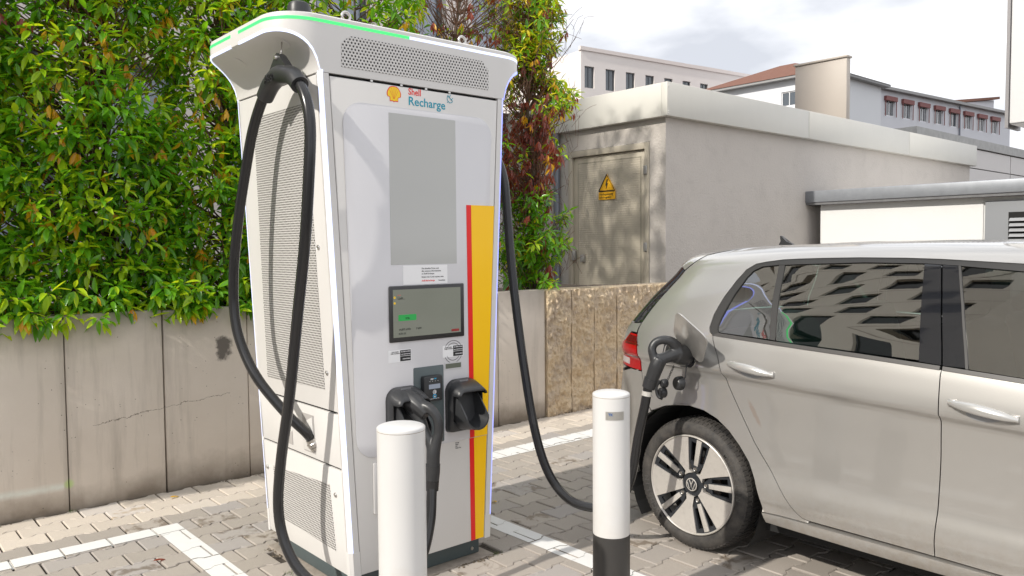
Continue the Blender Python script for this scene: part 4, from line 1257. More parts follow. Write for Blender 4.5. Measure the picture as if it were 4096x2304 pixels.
# rocker
panel('rocker_panel', [(3.919, .247), (3.936, .291), (3.85, .2925), (3.708, .2935), (3.3, .2925), (2.9, .2895), (2.0, .288), (1.95, .242), (3.3, .236)], M_CAR, car, gap=.001, d=.02, flange=.03)
panel('underside_edge', [(3.919, .243), (3.3, .2405), (1.95, .245), (1.95, .19), (3.9, .19)], M_INNER, car, off=.14, d=.04, flange=0)
# front wing, bonnet and bumper (mostly out of the picture)
panel('front_wing', [(1.97, .70), (2.02, .45), (2.08, .33), (2.1, .29), (1.93, .29), (1.90, .45), (1.80, .60), (1.62, .69), (1.45, .70), (1.28, .66), (1.15, .56), (1.08, .50), (1.02, .66), (1.0, .86), (1.55, 1.00), (1.90, .98)], M_CAR, car, gap=.002, d=.03)
panel('front_bumper', [(1.06, .24), (1.06, .50), (1.0, .66), (.98, .70), (.005, .74), (.005, .24)], M_CAR, car, d=.04, gap=.002)
panel('headlight', [(.98, .70), (1.0, .84), (.70, .80), (.50, .77), (.50, .735)], M_CLEAR_L, car, d=.03, gap=.002)
panel('bonnet', [(.005, .75), (.48, .775), (.70, .81), (1.0, .865), (1.55, 1.005), (1.58, 1.03), (.005, 1.03)], M_CAR, car, d=.03, gap=.002)
panel('windscreen', [(.005, 1.035), (1.58, 1.04), (1.60, 1.16), (1.70, 1.30), (1.83, 1.39), (2.02, 1.45), (2.2, 1.47), (2.2, 1.512), (.005, 1.512)], M_GLASSF, car, d=.04, flange=0, off=.002)
# rear: bumper, tailgate, glass, spoiler, lamps
panel('rear_bumper', [(4.671, .609), (4.614, .645), (4.643, .684), (4.680, .768), (4.706, .847), (4.809, .850), (5.0, .80), (5.3, .78), (TR-.002, .78), (TR-.002, .30), (5.0, .30), (4.74, .30), (4.73, .45), (4.71, .54)], M_CAR, car, d=.024, gap=.002)
panel('tailgate', [(4.87, .853), (5.0, .805), (5.3, .785), (TR-.002, .785), (TR-.002, 1.095), (4.86, 1.095), (4.80, 1.10), (4.785, 1.048), (4.85, 1.048), (4.90, 1.0), (4.98, .98), (5.05, .93), (5.0, .86)], M_CAR, car, d=.024, gap=.002)
panel('rear_window', [(4.86, 1.098), (TR-.002, 1.098), (TR-.002, 1.40), (4.90, 1.39), (4.83, 1.376), (4.818, 1.272), (4.824, 1.17), (4.815, 1.104)], M_GLOSSB, car, off=.003, d=.03, flange=.01)
panel('tail_trim', [(4.815, 1.104), (4.824, 1.17), (4.818, 1.272), (4.83, 1.376), (4.810, 1.374), (4.797, 1.271), (4.803, 1.17), (4.793, 1.102)], M_GLOSSB, car, off=.001, d=.02, flange=.012)
panel('spoiler', [(4.812, 1.378), (4.90, 1.395), (TR-.002, 1.41), (TR-.002, 1.5243), (4.44, 1.5243), (4.46, 1.513), (4.52, 1.498), (4.62, 1.478), (4.729, 1.457)], M_CAR, car, off=-.006, d=.024, gap=.001, zlines=RZ)
LAMP = [(4.774, 1.043), (4.731, .948), (4.706, .850), (4.80, .852), (4.90, .857), (5.0, .862), (5.05, .93), (4.98, .98), (4.90, 1.0), (4.85, 1.045)]
tl = panel('tail_light', LAMP, M_RED_L, car, off=-.004, d=.018, gap=.003)
for o in tl:
    pass
for q, mm in (([(4.730, .985), (4.885, .985), (4.88, .996), (4.748, .996)], M_RED_D), ([(4.722, .918), (5.02, .918), (5.02, .926), (4.725, .926)], M_RED_D), ([(4.768, 1.03), (4.745, .998), (4.88, .998), (4.845, 1.035)], M_RED_D), ([(4.822, .872), (4.83, .905), (4.96, .910), (4.96, .878)], M_CLEAR_L)):
    a, b = panel('lamp_segment', q, mm, tl[0], off=-.0065, d=.02, flange=.003)
    b.parent = tl[1]
# dark inner skin behind the gaps and in the wheel house
panel('inner_skin', [(1.98, .30), (3.90, .30), (3.915, .36), (3.94, .45), (3.985, .53), (4.04, .60), (4.10, .665), (4.17, .71), (4.26, .742), (4.36, .752), (4.46, .742), (4.55, .722), (4.66, .68), (4.75, .75), (4.80, 1.0), (4.74, 1.06), (4.25, 1.05), (1.98, .96)], M_INNER, car, off=.028, d=.05, flange=0)
# wheel houses
for sg in (1, -1):
    for cy, top in ((2.365, .735), (-.47, .735)):
        V, F = [], []
        for i in range(25):
            a = math.radians(-35+250*i/24)
            for x in (.015, .30): V.append((XC-sg*(.93-x), cy+.385*math.cos(a), .325+.40*math.sin(a)))
        for i in range(24): k = i*2; F.append((k, k+2, k+3, k+1))
        b = len(V); V.append((XC-sg*.63, cy, .325))
        for i in range(24): F.append((i*2+1, i*2+3, b))
        obj('wheel_house', V, F, M_INNER, car)
# underbody
box('underbody', XC-.82, XC+.82, -1.1, 2.9, .17, .22, M_INNER, car)

# side glazing: seals, trim, glass
WIN_IN = [(4.213, 1.091), (4.230, 1.100), (4.240, 1.120), (4.243, 1.163), (4.233, 1.277), (4.214, 1.352), (4.188, 1.384), (4.131, 1.404), (4.010, 1.413)]
belt = lambda t: 1.0245+(t-2.905)*(1.088-1.0245)/(4.213-2.905)
quarter = WIN_IN+[(3.919, 1.081)]
door_gl = [(3.970, 1.413), (3.568, 1.428), (3.40, 1.427), (3.321, 1.425), (3.300, 1.27), (3.269, 1.052), (3.891, 1.078)]
bp_r = [(3.321, 1.426), (3.258, 1.424), (3.232, 1.30), (3.186, 1.042), (3.269, 1.048)]
bp_f = [(3.251, 1.422), (3.190, 1.420), (3.150, 1.27), (3.098, 1.040), (3.180, 1.041), (3.226, 1.30)]
frontg = [(3.187, 1.418), (2.962, 1.398), (2.74, 1.372), (2.45, 1.31), (2.15, 1.20), (1.98, 1.10), (1.95, 1.03), (2.3, .998), (2.905, 1.024), (3.095, 1.036), (3.147, 1.27)]
seal = WOUT[:15]+[(2.967, 1.400), (3.187, 1.418), (3.321, 1.426), (3.568, 1.428), (3.970, 1.413), (4.010, 1.413)]+WIN_IN[::-1][1:]
panel('window_seal', seal, M_SEAL, car, off=.004, d=.018, flange=.012)
sealf = [(2.967, 1.426), (2.75, 1.400), (2.45, 1.335), (2.10, 1.225), (1.80, 1.10), (1.90, 1.0), (1.95, 1.03), (1.98, 1.10), (2.15, 1.20), (2.45, 1.31), (2.74, 1.372), (2.967, 1.400)]
panel('window_seal', sealf, M_SEAL, car, off=.004, d=.02, flange=.012)
panel('quarter_glass', quarter, M_GLASS, car, off=.011, d=.03, flange=0)
panel('rear_door_glass', door_gl, M_GLASS, car, off=.011, d=.03, flange=0)
panel('front_door_glass', frontg, M_GLASSF, car, off=.011, d=.03, flange=0)
panel('window_divider', [(4.012, 1.414), (3.968, 1.414), (3.889, 1.078), (3.921, 1.081)], M_SEAL, car, off=.006, d=.02, flange=.01)
panel('pillar_trim', bp_r, M_GLOSSB, car, off=.007, d=.02, flange=.01)
panel('pillar_trim', bp_f, M_GLOSSB, car, off=.007, d=.02, flange=.01)
panel('pillar_seal', [(3.192, 1.420), (3.183, 1.419), (3.143, 1.27), (3.090, 1.036), (3.100, 1.036), (3.152, 1.27)], M_SEAL, car, off=.005, d=.02, flange=.008)
panel('belt_trim', [(4.245, 1.076), (3.49, 1.0415), (3.186, 1.0255), (3.186, 1.0405), (3.496, 1.0575), (4.216, 1.090)], M_BELT, car, off=-.004, d=.02, flange=.014)
panel('belt_trim', [(3.176, 1.025), (2.903, 1.0085), (2.3, .986), (1.93, .984), (1.93, 1.0), (2.3, 1.001), (2.905, 1.024), (3.176, 1.040)], M_BELT, car, off=-.004, d=.02, flange=.014)
# ------------------------------------------------------------------ hatchback: wheels, handles, flap, cabin
M_TYRE = mat('tyre_rubber', (.028, .027, .026), .72, var=.35, vscale=30, bmp=.35, bscale=160, dirt=.0)
def tyre_mat():
    m, nt, N, L, b = _nt('dusty_tyre')
    p = position(nt)
    c = mixc(nt, ramp(nt, noise_node(nt, 14, 7, .75, p), .35, .75), (.022, .021, .021), (.085, .076, .066))
    L.new(c, b.inputs['Base Color']); b.inputs['Roughness'].default_value = .75
    bump(nt, b, noise_node(nt, 120, 5, .7, p), .3, .003)
    return m
M_TYRE = tyre_mat()
M_ALLOY = mat('machined_alloy', (.53, .50, .46), .36, .35, var=.10, vscale=20, dirt=.25)
M_ANTH = mat('anthracite_alloy', (.030, .033, .038), .45, .3, var=.3, vscale=60)
M_TYREL = mat('raised_tyre_letters', (.055, .053, .05), .55)
def wheel(cx, cy, sg, name='wheel'):
    """sg=+1: outer face towards -X"""
    w = D.objects.new(name, None); w.location = (cx, cy, .325); col.objects.link(w)
    w.parent = car; w.matrix_parent_inverse = Matrix.Translation(-Vector(car.location))
    fm = frame_map((cx, cy, .325), (0, -sg, 0), (0, 0, 1), (-sg, 0, 0))    # outwards = third axis
    RT, RR = .325, .2475
    prof = [(.235, -.185), (.262, -.200), (.295, -.202), (.312, -.192), (.3215, -.172), (.3245, -.14), (RT, -.105), (.3245, -.07), (.3215, -.038), (.313, -.017), (.300, -.006), (.282, .0), (.262, -.002), (.252, -.008), (.247, -.018), (.235, -.03)]
    lathe('tyre', prof, fm, M_TYRE, w, 96, auto=60)
    # tread: sipe blocks round the crown and shoulder
    V, F = [], []; n = 84
    for k in range(n):
        for r0, h0, r1, h1, sk in ((.3258, -.170, .3275, -.122, .35), (.3276, -.117, .3276, -.093, -.2), (.3275, -.088, .3255, -.042, -.35), (.3245, -.038, .3145, -.0145, -.15)):
            b = len(V)
            for rr, hh, q in ((r0, h0, 0), (r1, h1, sk)):
                for da in (-.36, .30):
                    a = 2*math.pi*(k+da+q)/n
                    for e in (0, -.012): V.append(fm((rr+e)*math.cos(a), (rr+e)*math.sin(a), hh))
            F += [(b, b+2, b+6, b+4), (b, b+1, b+3, b+2), (b+4, b+6, b+7, b+5), (b, b+4, b+5, b+1), (b+2, b+3, b+7, b+6)]
    bm = bmesh.new(); vs = [bm.verts.new(v) for v in V]
    for f in F: bm.faces.new([vs[i] for i in f])
    tag(from_bm('tread_blocks', bm, M_TYRE, w), kind='stuff')
    # rim barrel and lip
    rim = lathe('rim', [(.247, -.016), (.2465, -.004), (.2425, -.001), (.2385, -.004), (.236, -.02), (.225, -.05), (.215, -.17)], fm, M_ALLOY, w, 96, auto=50)
    lathe('brake_backing', [(0, -.085), (.215, -.09)], fm, M_INNER, w, 40)
    lathe('brake_disc', [(0, -.066), (.135, -.066), (.135, -.078), (0, -.078)], fm, mat('brake_steel', (.22, .19, .17), .5, .8, var=.3, vscale=40), w, 40)
    def pol(r, a): return (r*math.cos(math.radians(a)), r*math.sin(math.radians(a)))
    A0 = 6
    half = lambda r: math.degrees(math.asin(min(.99, (.030+.200*(max(0, r-.065))**.80*.72)/r))) if r > .066 else 12
    for k in range(5):
        c0 = A0+72*k; c1 = c0+72
        # wide petal between two openings
        rs_ = [.060, .072, .085, .11, .14, .17, .20, .225, .237]
        left = [pol(r, c0+half(r)) for r in rs_]; right = [pol(r, c1-half(r)) for r in rs_]
        arc = [pol(.2375, c0+half(.237)+(72-2*half(.237))*i/8) for i in range(1, 8)]
        inn = [pol(.058, c1-half(.06)-(72-2*half(.06))*i/3) for i in range(1, 3)]
        P2 = left+arc+right[::-1]+inn
        def dish(a, b, h=0.0): 
            r = math.hypot(a, b); return fm(a, b, h-.006-.020*max(0, 1-(r/.24)**2)*.6)
        bm = bmesh.new()
        o = [bm.verts.new(dish(a, b, 0)) for a, b in P2]; i_ = [bm.verts.new(dish(a, b, -.022)) for a, b in P2]
        cv = []
        f0 = bm.faces.new(o); bmesh.ops.triangulate(bm, faces=[f0])
        for q in range(len(P2)):
            z = (q+1) % len(P2); bm.faces.new((o[q], o[z], i_[z], i_[q]))
        from_bm('petal', bm, M_ALLOY, rim, smooth=True, auto=30)
        # anthracite opening plate with two slots and the bright bar
        ca, sa = math.cos(math.radians(c0)), math.sin(math.radians(c0))
        lm = lambda u, v, h: dish(u*ca-v*sa, u*sa+v*ca, h)
        hw = lambda r: math.tan(math.radians(half(r)))*r*.985
        for (u0, u1, f0_, f1_) in ((.066, .115, -1, 1), (.212, .2375, -1, 1)):
            slab('opening_web', [(u0, -hw(u0)), (u1, -hw(u1)), (u1, hw(u1)), (u0, hw(u0))], lm, -.020, -.006, M_ANTH, rim)
        for s_ in (-1, 1):
            slab('opening_web', [(.115, s_*hw(.115)), (.212, s_*hw(.212)), (.212, s_*(hw(.212)-.016)), (.115, s_*(hw(.115)-.010))][::s_], lm, -.020, -.006, M_ANTH, rim)
            slab('opening_web', [(.115, s_*.0165), (.212, s_*.0175), (.212, s_*.010), (.115, s_*.010)][::s_], lm, -.020, -.008, M_ANTH, rim)
        slab('bar', [(.098, -.0115), (.232, -.0145), (.232, .0145), (.098, .0115)], lm, -.016, -.001, M_ALLOY, rim, bev=.001)
        bx = lm(.080, 0, -.006)
        lathe('wheel_bolt', [(0, .007), (.005, .007), (.006, .003), (.0095, .006), (.011, .0)], frame_map(bx, (0, -sg, 0), (0, 0, 1), (-sg, 0, 0)), M_STEEL, rim, 12)
    hub = lathe('hub_cap', [(0, -.010), (.026, -.0105), (.030, -.0125), (.031, -.024), (.060, -.026)], fm, M_ANTH, rim, 36)
    lathe('hub_ring', [(.0275, -.0102), (.0305, -.0095), (.0325, -.0115)], fm, M_ALLOY, hub, 36)
    V, F = [], []
    for pl in ([(-.011, .023), (-.0005, -.000), (.0005, .000), (.011, .023)], [(-.023, .010), (-.010, -.023), (0, -.003), (.010, -.023), (.023, .010)]):
        tube_geo([fm(a, b, -.0092) for a, b in pl], .0024, 6, V=V, F=F)
    obj('emblem', V, F, M_ALLOY, hub)
    return w, fm
W1, WF = wheel(3.207, 2.362, 1)
wheel(2*XC-3.207, 2.362, -1)
wheel(3.207, -.47, 1)
wheel(2*XC-3.207, -.47, -1)
# raised lettering on the visible tyre
def tyre_word(word, a0, step, r, size):
    for i, chx in enumerate(word):
        a = math.radians(a0-step*i)
        rad = Vector((0, -math.cos(a), math.sin(a))); tan = Vector((0, -math.sin(a)*-1, 0)) 
        tan = Vector((0, -math.sin(a)*-1.0, 0))
        # reading clockwise seen from outside: text x-axis runs clockwise, y-axis outwards
        xax = WF(math.sin(a), -math.cos(a), 0)-WF(0, 0, 0); yax = WF(math.cos(a), math.sin(a), 0)-WF(0, 0, 0); n = WF(0, 0, 1)-WF(0, 0, 0)
        R_ = Matrix((xax, yax, n)).transposed()
        text('tyre_letter', chx, size, WF(r*math.cos(a), r*math.sin(a), -.0010), M_TYREL, W1, rot=R_, bold=.02, ext=.0012, align='CENTER')
tyre_word('MICHELIN', 42, 6.2, .262, .036)
tyre_word('MICHELIN', 228, 6.2, .262, .036)
# flat spot of contact is hidden: nothing more to do

# door handles
def handle(parent, t0, t1, z0, z1):
    def at(t, z, o): 
        p = Vector(CARP(t, z)); return p+Vector((-o, 0, 0))
    V, F = [], []; n = 25; m = 14
    for i in range(n):
        u = i/(n-1); t = t0+(t1-t0)*u; z = z0+(z1-z0)*u+.004*math.sin(math.pi*u)
        e = math.sin(math.pi*min(1, max(0, u)))**.45 if 0 < u < 1 else .0
        hh = .020*max(.30, e) if 0 < u < 1 else .008
        lift = .006+.026*math.sin(math.pi*min(1, max(0, .04+u*.92)))**.6
        th = .013*max(.35, e)
        for k in range(m):
            a = 2*math.pi*k/m
            V.append(at(t, z+hh*math.cos(a), lift+th*math.sin(a)))
    for i in range(n-1):
        for k in range(m):
            a = i*m+k; b = i*m+(k+1) % m; F.append((a, b, b+m, a+m))
    F.append(tuple(range(m))); F.append(tuple(range((n-1)*m, n*m)))
    o = obj('handle', V, F, mat('silver_handle', (.50, .495, .48), .26, .55, coat=.6), parent, smooth=True, auto=60)
    for u in (.06, .94):
        t = t0+(t1-t0)*u; z = z0+(z1-z0)*u; c = at(t, z, 0)
        box('handle_foot', c.x-.012, c.x+.006, c.y-.014, c.y+.014, c.z-.013, c.z+.013, M_CAR, o, bev=.003)
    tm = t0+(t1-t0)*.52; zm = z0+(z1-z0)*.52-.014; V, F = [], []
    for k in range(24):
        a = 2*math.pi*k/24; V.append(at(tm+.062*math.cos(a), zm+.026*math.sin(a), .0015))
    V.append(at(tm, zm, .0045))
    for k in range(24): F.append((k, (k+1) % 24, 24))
    obj('handle_cup', V, F, mat('grip_cup_shade', (.30, .31, .325), .3, .3, coat=.5), o, smooth=True)  # raised patch, recess shade put into its darker colour
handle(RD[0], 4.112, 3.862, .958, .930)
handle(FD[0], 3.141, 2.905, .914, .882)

# charge port and open flap
pc = Vector(CARP(4.42, .972))
PM = lambda a, b, h=0.0: Vector(CARP(4.42+a, .972+b))+Vector((-h, 0, 0))
port = slab('charge_port', rrect(-.115, .115, -.062, .072, .040, 6), PM, -.002, .0035, M_BLACK, car, bev=.001)
slab('port_well', rrect(-.095, .095, -.045, .058, .032, 6), PM, .0037, .005, M_INNER, port)
rngp = rrect(-.115, .115, -.062, .072, .040, 6)
obj_r = tube('port_lip', [PM(a, b, .004) for a, b in rngp+[rngp[0]]], .003, M_CAR, port, 6, raw=True)
# flap: rounded plate swung open about its front edge
T0 = Vector((3.03, 2.306, 1.205)); B0 = Vector((3.15, 2.25, .945))
L_ = (T0-B0); cen = (T0+B0)*.5
ax_ = L_.normalized(); vd_ = Vector((.80, .58, -.12)); vd_ = (vd_-ax_*vd_.dot(ax_)).normalized(); dep = (vd_*.88+ax_.cross(vd_)*.47).normalized(); nn = ax_.cross(dep)
rot45 = lambda P: [((a-b)*.7071, (a+b)*.7071) for a, b in P]
fmf = lambda a, b, h=0.0: cen+ax_*a+dep*b+nn*h+nn*(.35*a*a)
fl = slab('charge_flap', rot45(rrect(-.105, .105, -.105, .105, .04, 8)), fmf, -.003, .003, M_CAR, car, bev=.0015)
fs_ = -1 if nn.dot(EYE-cen) > 0 else 1
slab('flap_seal', rot45(rrect(-.06, .05, -.06, .05, .03, 5)), fmf, *sorted((fs_*.0032, fs_*.018)), M_BLACK, fl)
tube('flap_hinge', [B0+Vector((.0, .02, .02)), Vector((3.17, 2.30, .955)), Vector((3.19, 2.30, .965))], .012, M_BLACK, fl, 8)
# protective caps dangling on chain and strap
kk = 9; V, F = [], []
for i in range(kk):
    p = Vector((3.125, 2.400, .918)).lerp(Vector((3.128, 2.437, .850)), i/(kk-1)); a = i % 2
    ring = [p+Vector((.004*math.cos(q)*(1-a), .004*math.cos(q)*a+.001, .0065*math.sin(q))) for q in [2*math.pi*j/8 for j in range(9)]]
    tube_geo(ring, .0014, 5, caps=False, V=V, F=F)
obj('cap_chain', V, F, M_BLACK, port)
def cap(c, r, d, name):
    fmx = frame_map(c, Vector((.35, 1, .1)).normalized(), Vector((0, -.1, 1)).normalized(), Vector((-1, .35, 0)).normalized())
    return lathe(name, [(0, d), (r*.75, d), (r*.92, d*.85), (r, d*.5), (r, 0), (r*.85, -.004), (0, -.004)], fmx, M_BLACK, port, 24)
cap(Vector((3.120, 2.443, .832)), .022, .026, 'port_cap'); cap(Vector((3.120, 2.452, .785)), .026, .028, 'port_cap')
tube('cap_loop', [Vector((3.095, 2.462, .845)), Vector((3.088, 2.478, .81)), Vector((3.092, 2.470, .768)), Vector((3.10, 2.448, .757))], .008, M_BLACK, port, 8)
cap(Vector((3.135, 2.361, .841)), .034, .034, 'port_cap')
tube('cap_strap', [Vector((3.150, 2.315, .99)), Vector((3.135, 2.318, .955)), Vector((3.12, 2.322, .92)), Vector((3.118, 2.325, .88)), Vector((3.125, 2.34, .862))], .0032, M_BLACK, port, 6)
# roof fin
finp = [(2.432, 0), (2.345, 0), (2.352, .008), (2.385, .020), (2.405, .040), (2.418, .052), (2.424, .050), (2.420, .022)]
zr = 1.494
fin = slab('roof_antenna', finp, frame_map((XC-.035+.022, 0, zr+.012), (0, 1, 0), (0, 0, 1), (1, 0, 0)), 0, .026, M_BLACK, car, bev=.004)
# door mirror
mv = lathe('door_mirror', [(0, .07), (.05, .062), (.085, .035), (.095, 0), (.085, -.035), (0, -.045)], frame_map((3.02, .12, 1.10), (1, 0, 0), (0, 0, .75), (0, -1, 0)), M_CAR, car, 20)

# cabin
box('cabin_floor', XC-.70, XC+.70, -.2, 2.5, .32, .36, M_INNER, car)
def seat(x, y, w=.25, head=True):
    s = box('seat', x-w, x+w, y-.26, y+.22, .45, .62, M_SEATF, car, bev=.05)
    bm = bmesh.new(); bm_box(bm, x-w*.95, x+w*.95, -.06, .06, 0, .62, .05, 3)
    bmesh.ops.transform(bm, matrix=Matrix.Translation((0, y+.22, .58)) @ Matrix.Rotation(math.radians(-16), 4, 'X'), verts=[v for v in bm.verts]) if False else None
    for v in bm.verts:
        v.co = Vector((v.co.x, y+.20+v.co.y+(v.co.z)*.22, .56+v.co.z))
    from_bm('seat_back', bm, M_SEATF, s, smooth=True, auto=60)
    if head:
        bm = bmesh.new(); bm_box(bm, x-.13, x+.13, y+.30, y+.40, 1.18, 1.37, .045, 3)
        from_bm('headrest', bm, M_SEATF, s, smooth=True, auto=60)
seat(XC-.37, .95); seat(XC+.37, .95)
seat(XC, 1.75, .62, False)
for dx in (-.38, .38):
    box('headrest', XC+dx-.12, XC+dx+.12, 2.08, 2.16, 1.06, 1.20, M_SEATF, car, bev=.035)
box('parcel_shelf', XC-.62, XC+.62, 2.18, 2.62, 1.00, 1.03, M_INNER, car)
box('dashboard', XC-.68, XC+.68, -.15, .35, .70, 1.0, M_SEATF, car, bev=.06)
panel('headliner', [(4.3, 1.43), (4.3, 1.522), (2.4, 1.522), (2.75, 1.43), (3.3, 1.44)], mat('headliner_cloth', (.10, .098, .092), .9), car, off=.03, d=.06, flange=0)
# ------------------------------------------------------------------ laurel hedge trees
def leaf_mat(name, c, c2, trans=.45):
    m = D.materials.new(name); m.use_nodes = True; nt = m.node_tree; b = nt.nodes['Principled BSDF']; o = nt.nodes['Material Output']
    p = position(nt); gi = nt.nodes.new('ShaderNodeNewGeometry')
    f = mixc(nt, .5, gi.outputs['Random Per Island'], noise_node(nt, 2.5, 3, .5, p))
    cc = mixc(nt, ramp(nt, f, .25, .75), c, c2)
    nt.links.new(cc, b.inputs['Base Color']); b.inputs['Roughness'].default_value = .22; b.inputs['Specular IOR Level'].default_value = .55
    tl_ = nt.nodes.new('ShaderNodeBsdfTranslucent')
    tc = mixc(nt, .55, cc, (min(1, c2[0]*3.2), min(1, c2[1]*2.6), c2[2]*.6))
    nt.links.new(tc, tl_.inputs[0])
    mx = nt.nodes.new('ShaderNodeMixShader'); mx.inputs[0].default_value = trans
    nt.links.new(b.outputs[0], mx.inputs[1]); nt.links.new(tl_.outputs[0], mx.inputs[2]); nt.links.new(mx.outputs[0], o.inputs[0])
    return m
LM = {
 'green': leaf_mat('laurel_green', (.072, .235, .013), (.155, .375, .020), .42),
 'lime': leaf_mat('laurel_fresh_green', (.30, .54, .016), (.50, .70, .03), .48),
 'dark': leaf_mat('laurel_dark_green', (.042, .16, .014), (.085, .245, .018), .32),
 'orange': leaf_mat('laurel_orange_leaf', (.75, .30, .015), (.85, .45, .02), .42),
 'yellow': leaf_mat('laurel_yellow_leaf', (.72, .54, .03), (.85, .66, .05), .42),
 'red': leaf_mat('withered_red_leaf', (.17, .035, .030), (.32, .080, .050), .34),
}
LK = list(LM)
M_BARK = mat('laurel_bark', (.13, .10, .075), .9, var=.4, vscale=40, bmp=.8, bscale=90)
M_TWIG = mat('reddish_twig', (.16, .085, .055), .8, var=.4, vscale=50)
def leaf_verts(L, W, droop, curl):
    st = ((0, 0), (.18, .62), (.42, 1.0), (.68, .82), (.88, .38), (1.0, 0))
    V = []
    for u, w in st:
        z = -droop*u*u*L
        V.append((u*L, 0, z-.10*W*w))
        if 0 < u < 1:
            V.append((u*L, w*W/2, z+curl*w*W/2)); V.append((u*L, -w*W/2, z+curl*w*W/2))
    F = [(0, 1, 2), (0, 3, 1)]
    for k in range(3):
        a = 1+3*k; b = a+3; F += [(a, b, b+1, a+1), (a, a+2, b+2, b)]
    F += [(10, 13, 11), (10, 12, 13)]
    return V, F
LV = [leaf_verts(.118, .040, .28, .35), leaf_verts(.105, .038, .48, .5), leaf_verts(.128, .042, .12, .25)]
leaf_mesh = {}
for k in LK:
    for i, (v, f) in enumerate(LV):
        me = D.meshes.new('leaf'); me.from_pydata(v, [], f); me.materials.append(LM[k])
        me.polygons.foreach_set('use_smooth', [True]*len(me.polygons)); leaf_mesh[k, i] = me
def pick(rnd, pal):
    x = rnd.random(); s = 0
    for k, w in pal:
        s += w
        if x < s: return k
    return pal[-1][0]
def laurel(base, top, label, tips, palf, seed, trunk_r=.028, group='laurel trees in the planting bed', scale=1.0, bare=0, barefn=None, parts=300):
    rnd = random.Random(seed)
    t = thing('laurel_tree', base, label, 'tree', group)
    B = Vector(base)
    tr = [B+Vector((0, 0, -.03))]; n = 6
    for i in range(1, n+1):
        tr.append(B+Vector((rnd.uniform(-.05, .05), rnd.uniform(-.04, .04), (top-B.z)*i/n)))
    path = catmull(tr, 5)
    V, F = tube_geo(path, [trunk_r*(1-.8*i/(len(path)-1)) for i in range(len(path))], 9)
    obj('trunk', V, F, M_BARK, t, smooth=True)
    VT, FT_ = [], []
    leaves = []
    UP = Vector((0, 0, 1))
    def twig(p, thick=.0032):
        h = max(B.z+.1, p.z-rnd.uniform(.15, .55)*min(1, (p-Vector((B.x, B.y, p.z))).length*2+.2))
        k = min(len(path)-1, max(0, int((h-B.z)/(top-B.z)*(len(path)-1))))
        a = path[k]; mid = a.lerp(p, .5)+Vector((rnd.uniform(-.05, .05), rnd.uniform(-.05, .05), rnd.uniform(-.08, .02)))
        pp = catmull([a, mid, p], 3)
        tube_geo(pp, [thick*1.9-(thick*1.2)*i/(len(pp)-1) for i in range(len(pp))], 4, caps=False, V=VT, F=FT_)
        return (p-mid).normalized()
    for p in tips:
        ax = (p-Vector((B.x, B.y+.12, p.z-.25))).normalized()
        if rnd.random() < .45: ax = twig(p)
        ax = (ax+Vector((rnd.gauss(0, .25), rnd.gauss(0, .25)-.12, rnd.gauss(.15, .25)))).normalized()
        nl = rnd.randint(6, 10); ph = rnd.uniform(0, 6.28)
        o1 = ax.orthogonal().normalized(); o2 = ax.cross(o1)
        pal = palf(p)
        shoot = pick(rnd, pal)
        for j in range(nl):
            a = ph+j*2.4; sp = .55+.85*(j/nl)+rnd.gauss(0, .14)
            d = (ax*math.cos(sp)+(o1*math.cos(a)+o2*math.sin(a))*math.sin(sp)).normalized()
            d = (d+Vector((0, 0, -.30-.25*rnd.random()))).normalized()
            nrm = (UP+Vector((rnd.gauss(0, .3), rnd.gauss(-.2, .3), 0))); nrm = (nrm-d*nrm.dot(d))
            nrm = nrm.normalized() if nrm.length > .05 else d.orthogonal().normalized()
            kd = shoot if rnd.random() < .65 else pick(rnd, pal)
            sc = scale*rnd.uniform(.60, 1.18)*(.82 if kd in ('orange', 'yellow', 'red') else 1)
            if kd in ('orange', 'red') or rnd.random() < .07:
                d = (d*.5+Vector((0, 0, -1))).normalized(); nrm = (Vector((rnd.gauss(0, .5), -1, 0))); nrm = (nrm-d*nrm.dot(d)).normalized()
            y_ = nrm.cross(d)
            c = p-ax*(.07*(j/nl))+d*.012
            leaves.append((c, d, y_, nrm, sc, kd, rnd.randrange(3)))
    if bare:
        for q in range(bare):
            p = barefn(rnd); twig(p, .0030)
            for _ in range(3):
                e = p+Vector((rnd.gauss(0, .09), rnd.gauss(0, .06), abs(rnd.gauss(0, .10))))
                m0 = p.lerp(e, .5)+Vector((rnd.gauss(0, .015), 0, rnd.gauss(0, .015)))
                s0 = p+Vector((rnd.gauss(0, .05), rnd.gauss(0, .03), -abs(rnd.gauss(0, .12))))
                tube_geo(catmull([s0, m0, e], 2), .0018, 3, caps=False, V=VT, F=FT_)
    obj('twigs', VT, FT_, M_TWIG, t, smooth=True)
    leaves.sort(key=lambda l: (l[0]-EYE).length)
    def infront(l):
        d = l[0]-EYE; z = d.dot(_f); u = d.dot(CR)/z; v = d.dot(CU)/z
        return abs(u) < .66 and abs(v) < .38
    cnt = 0; VV, FF, MI = [], [], []
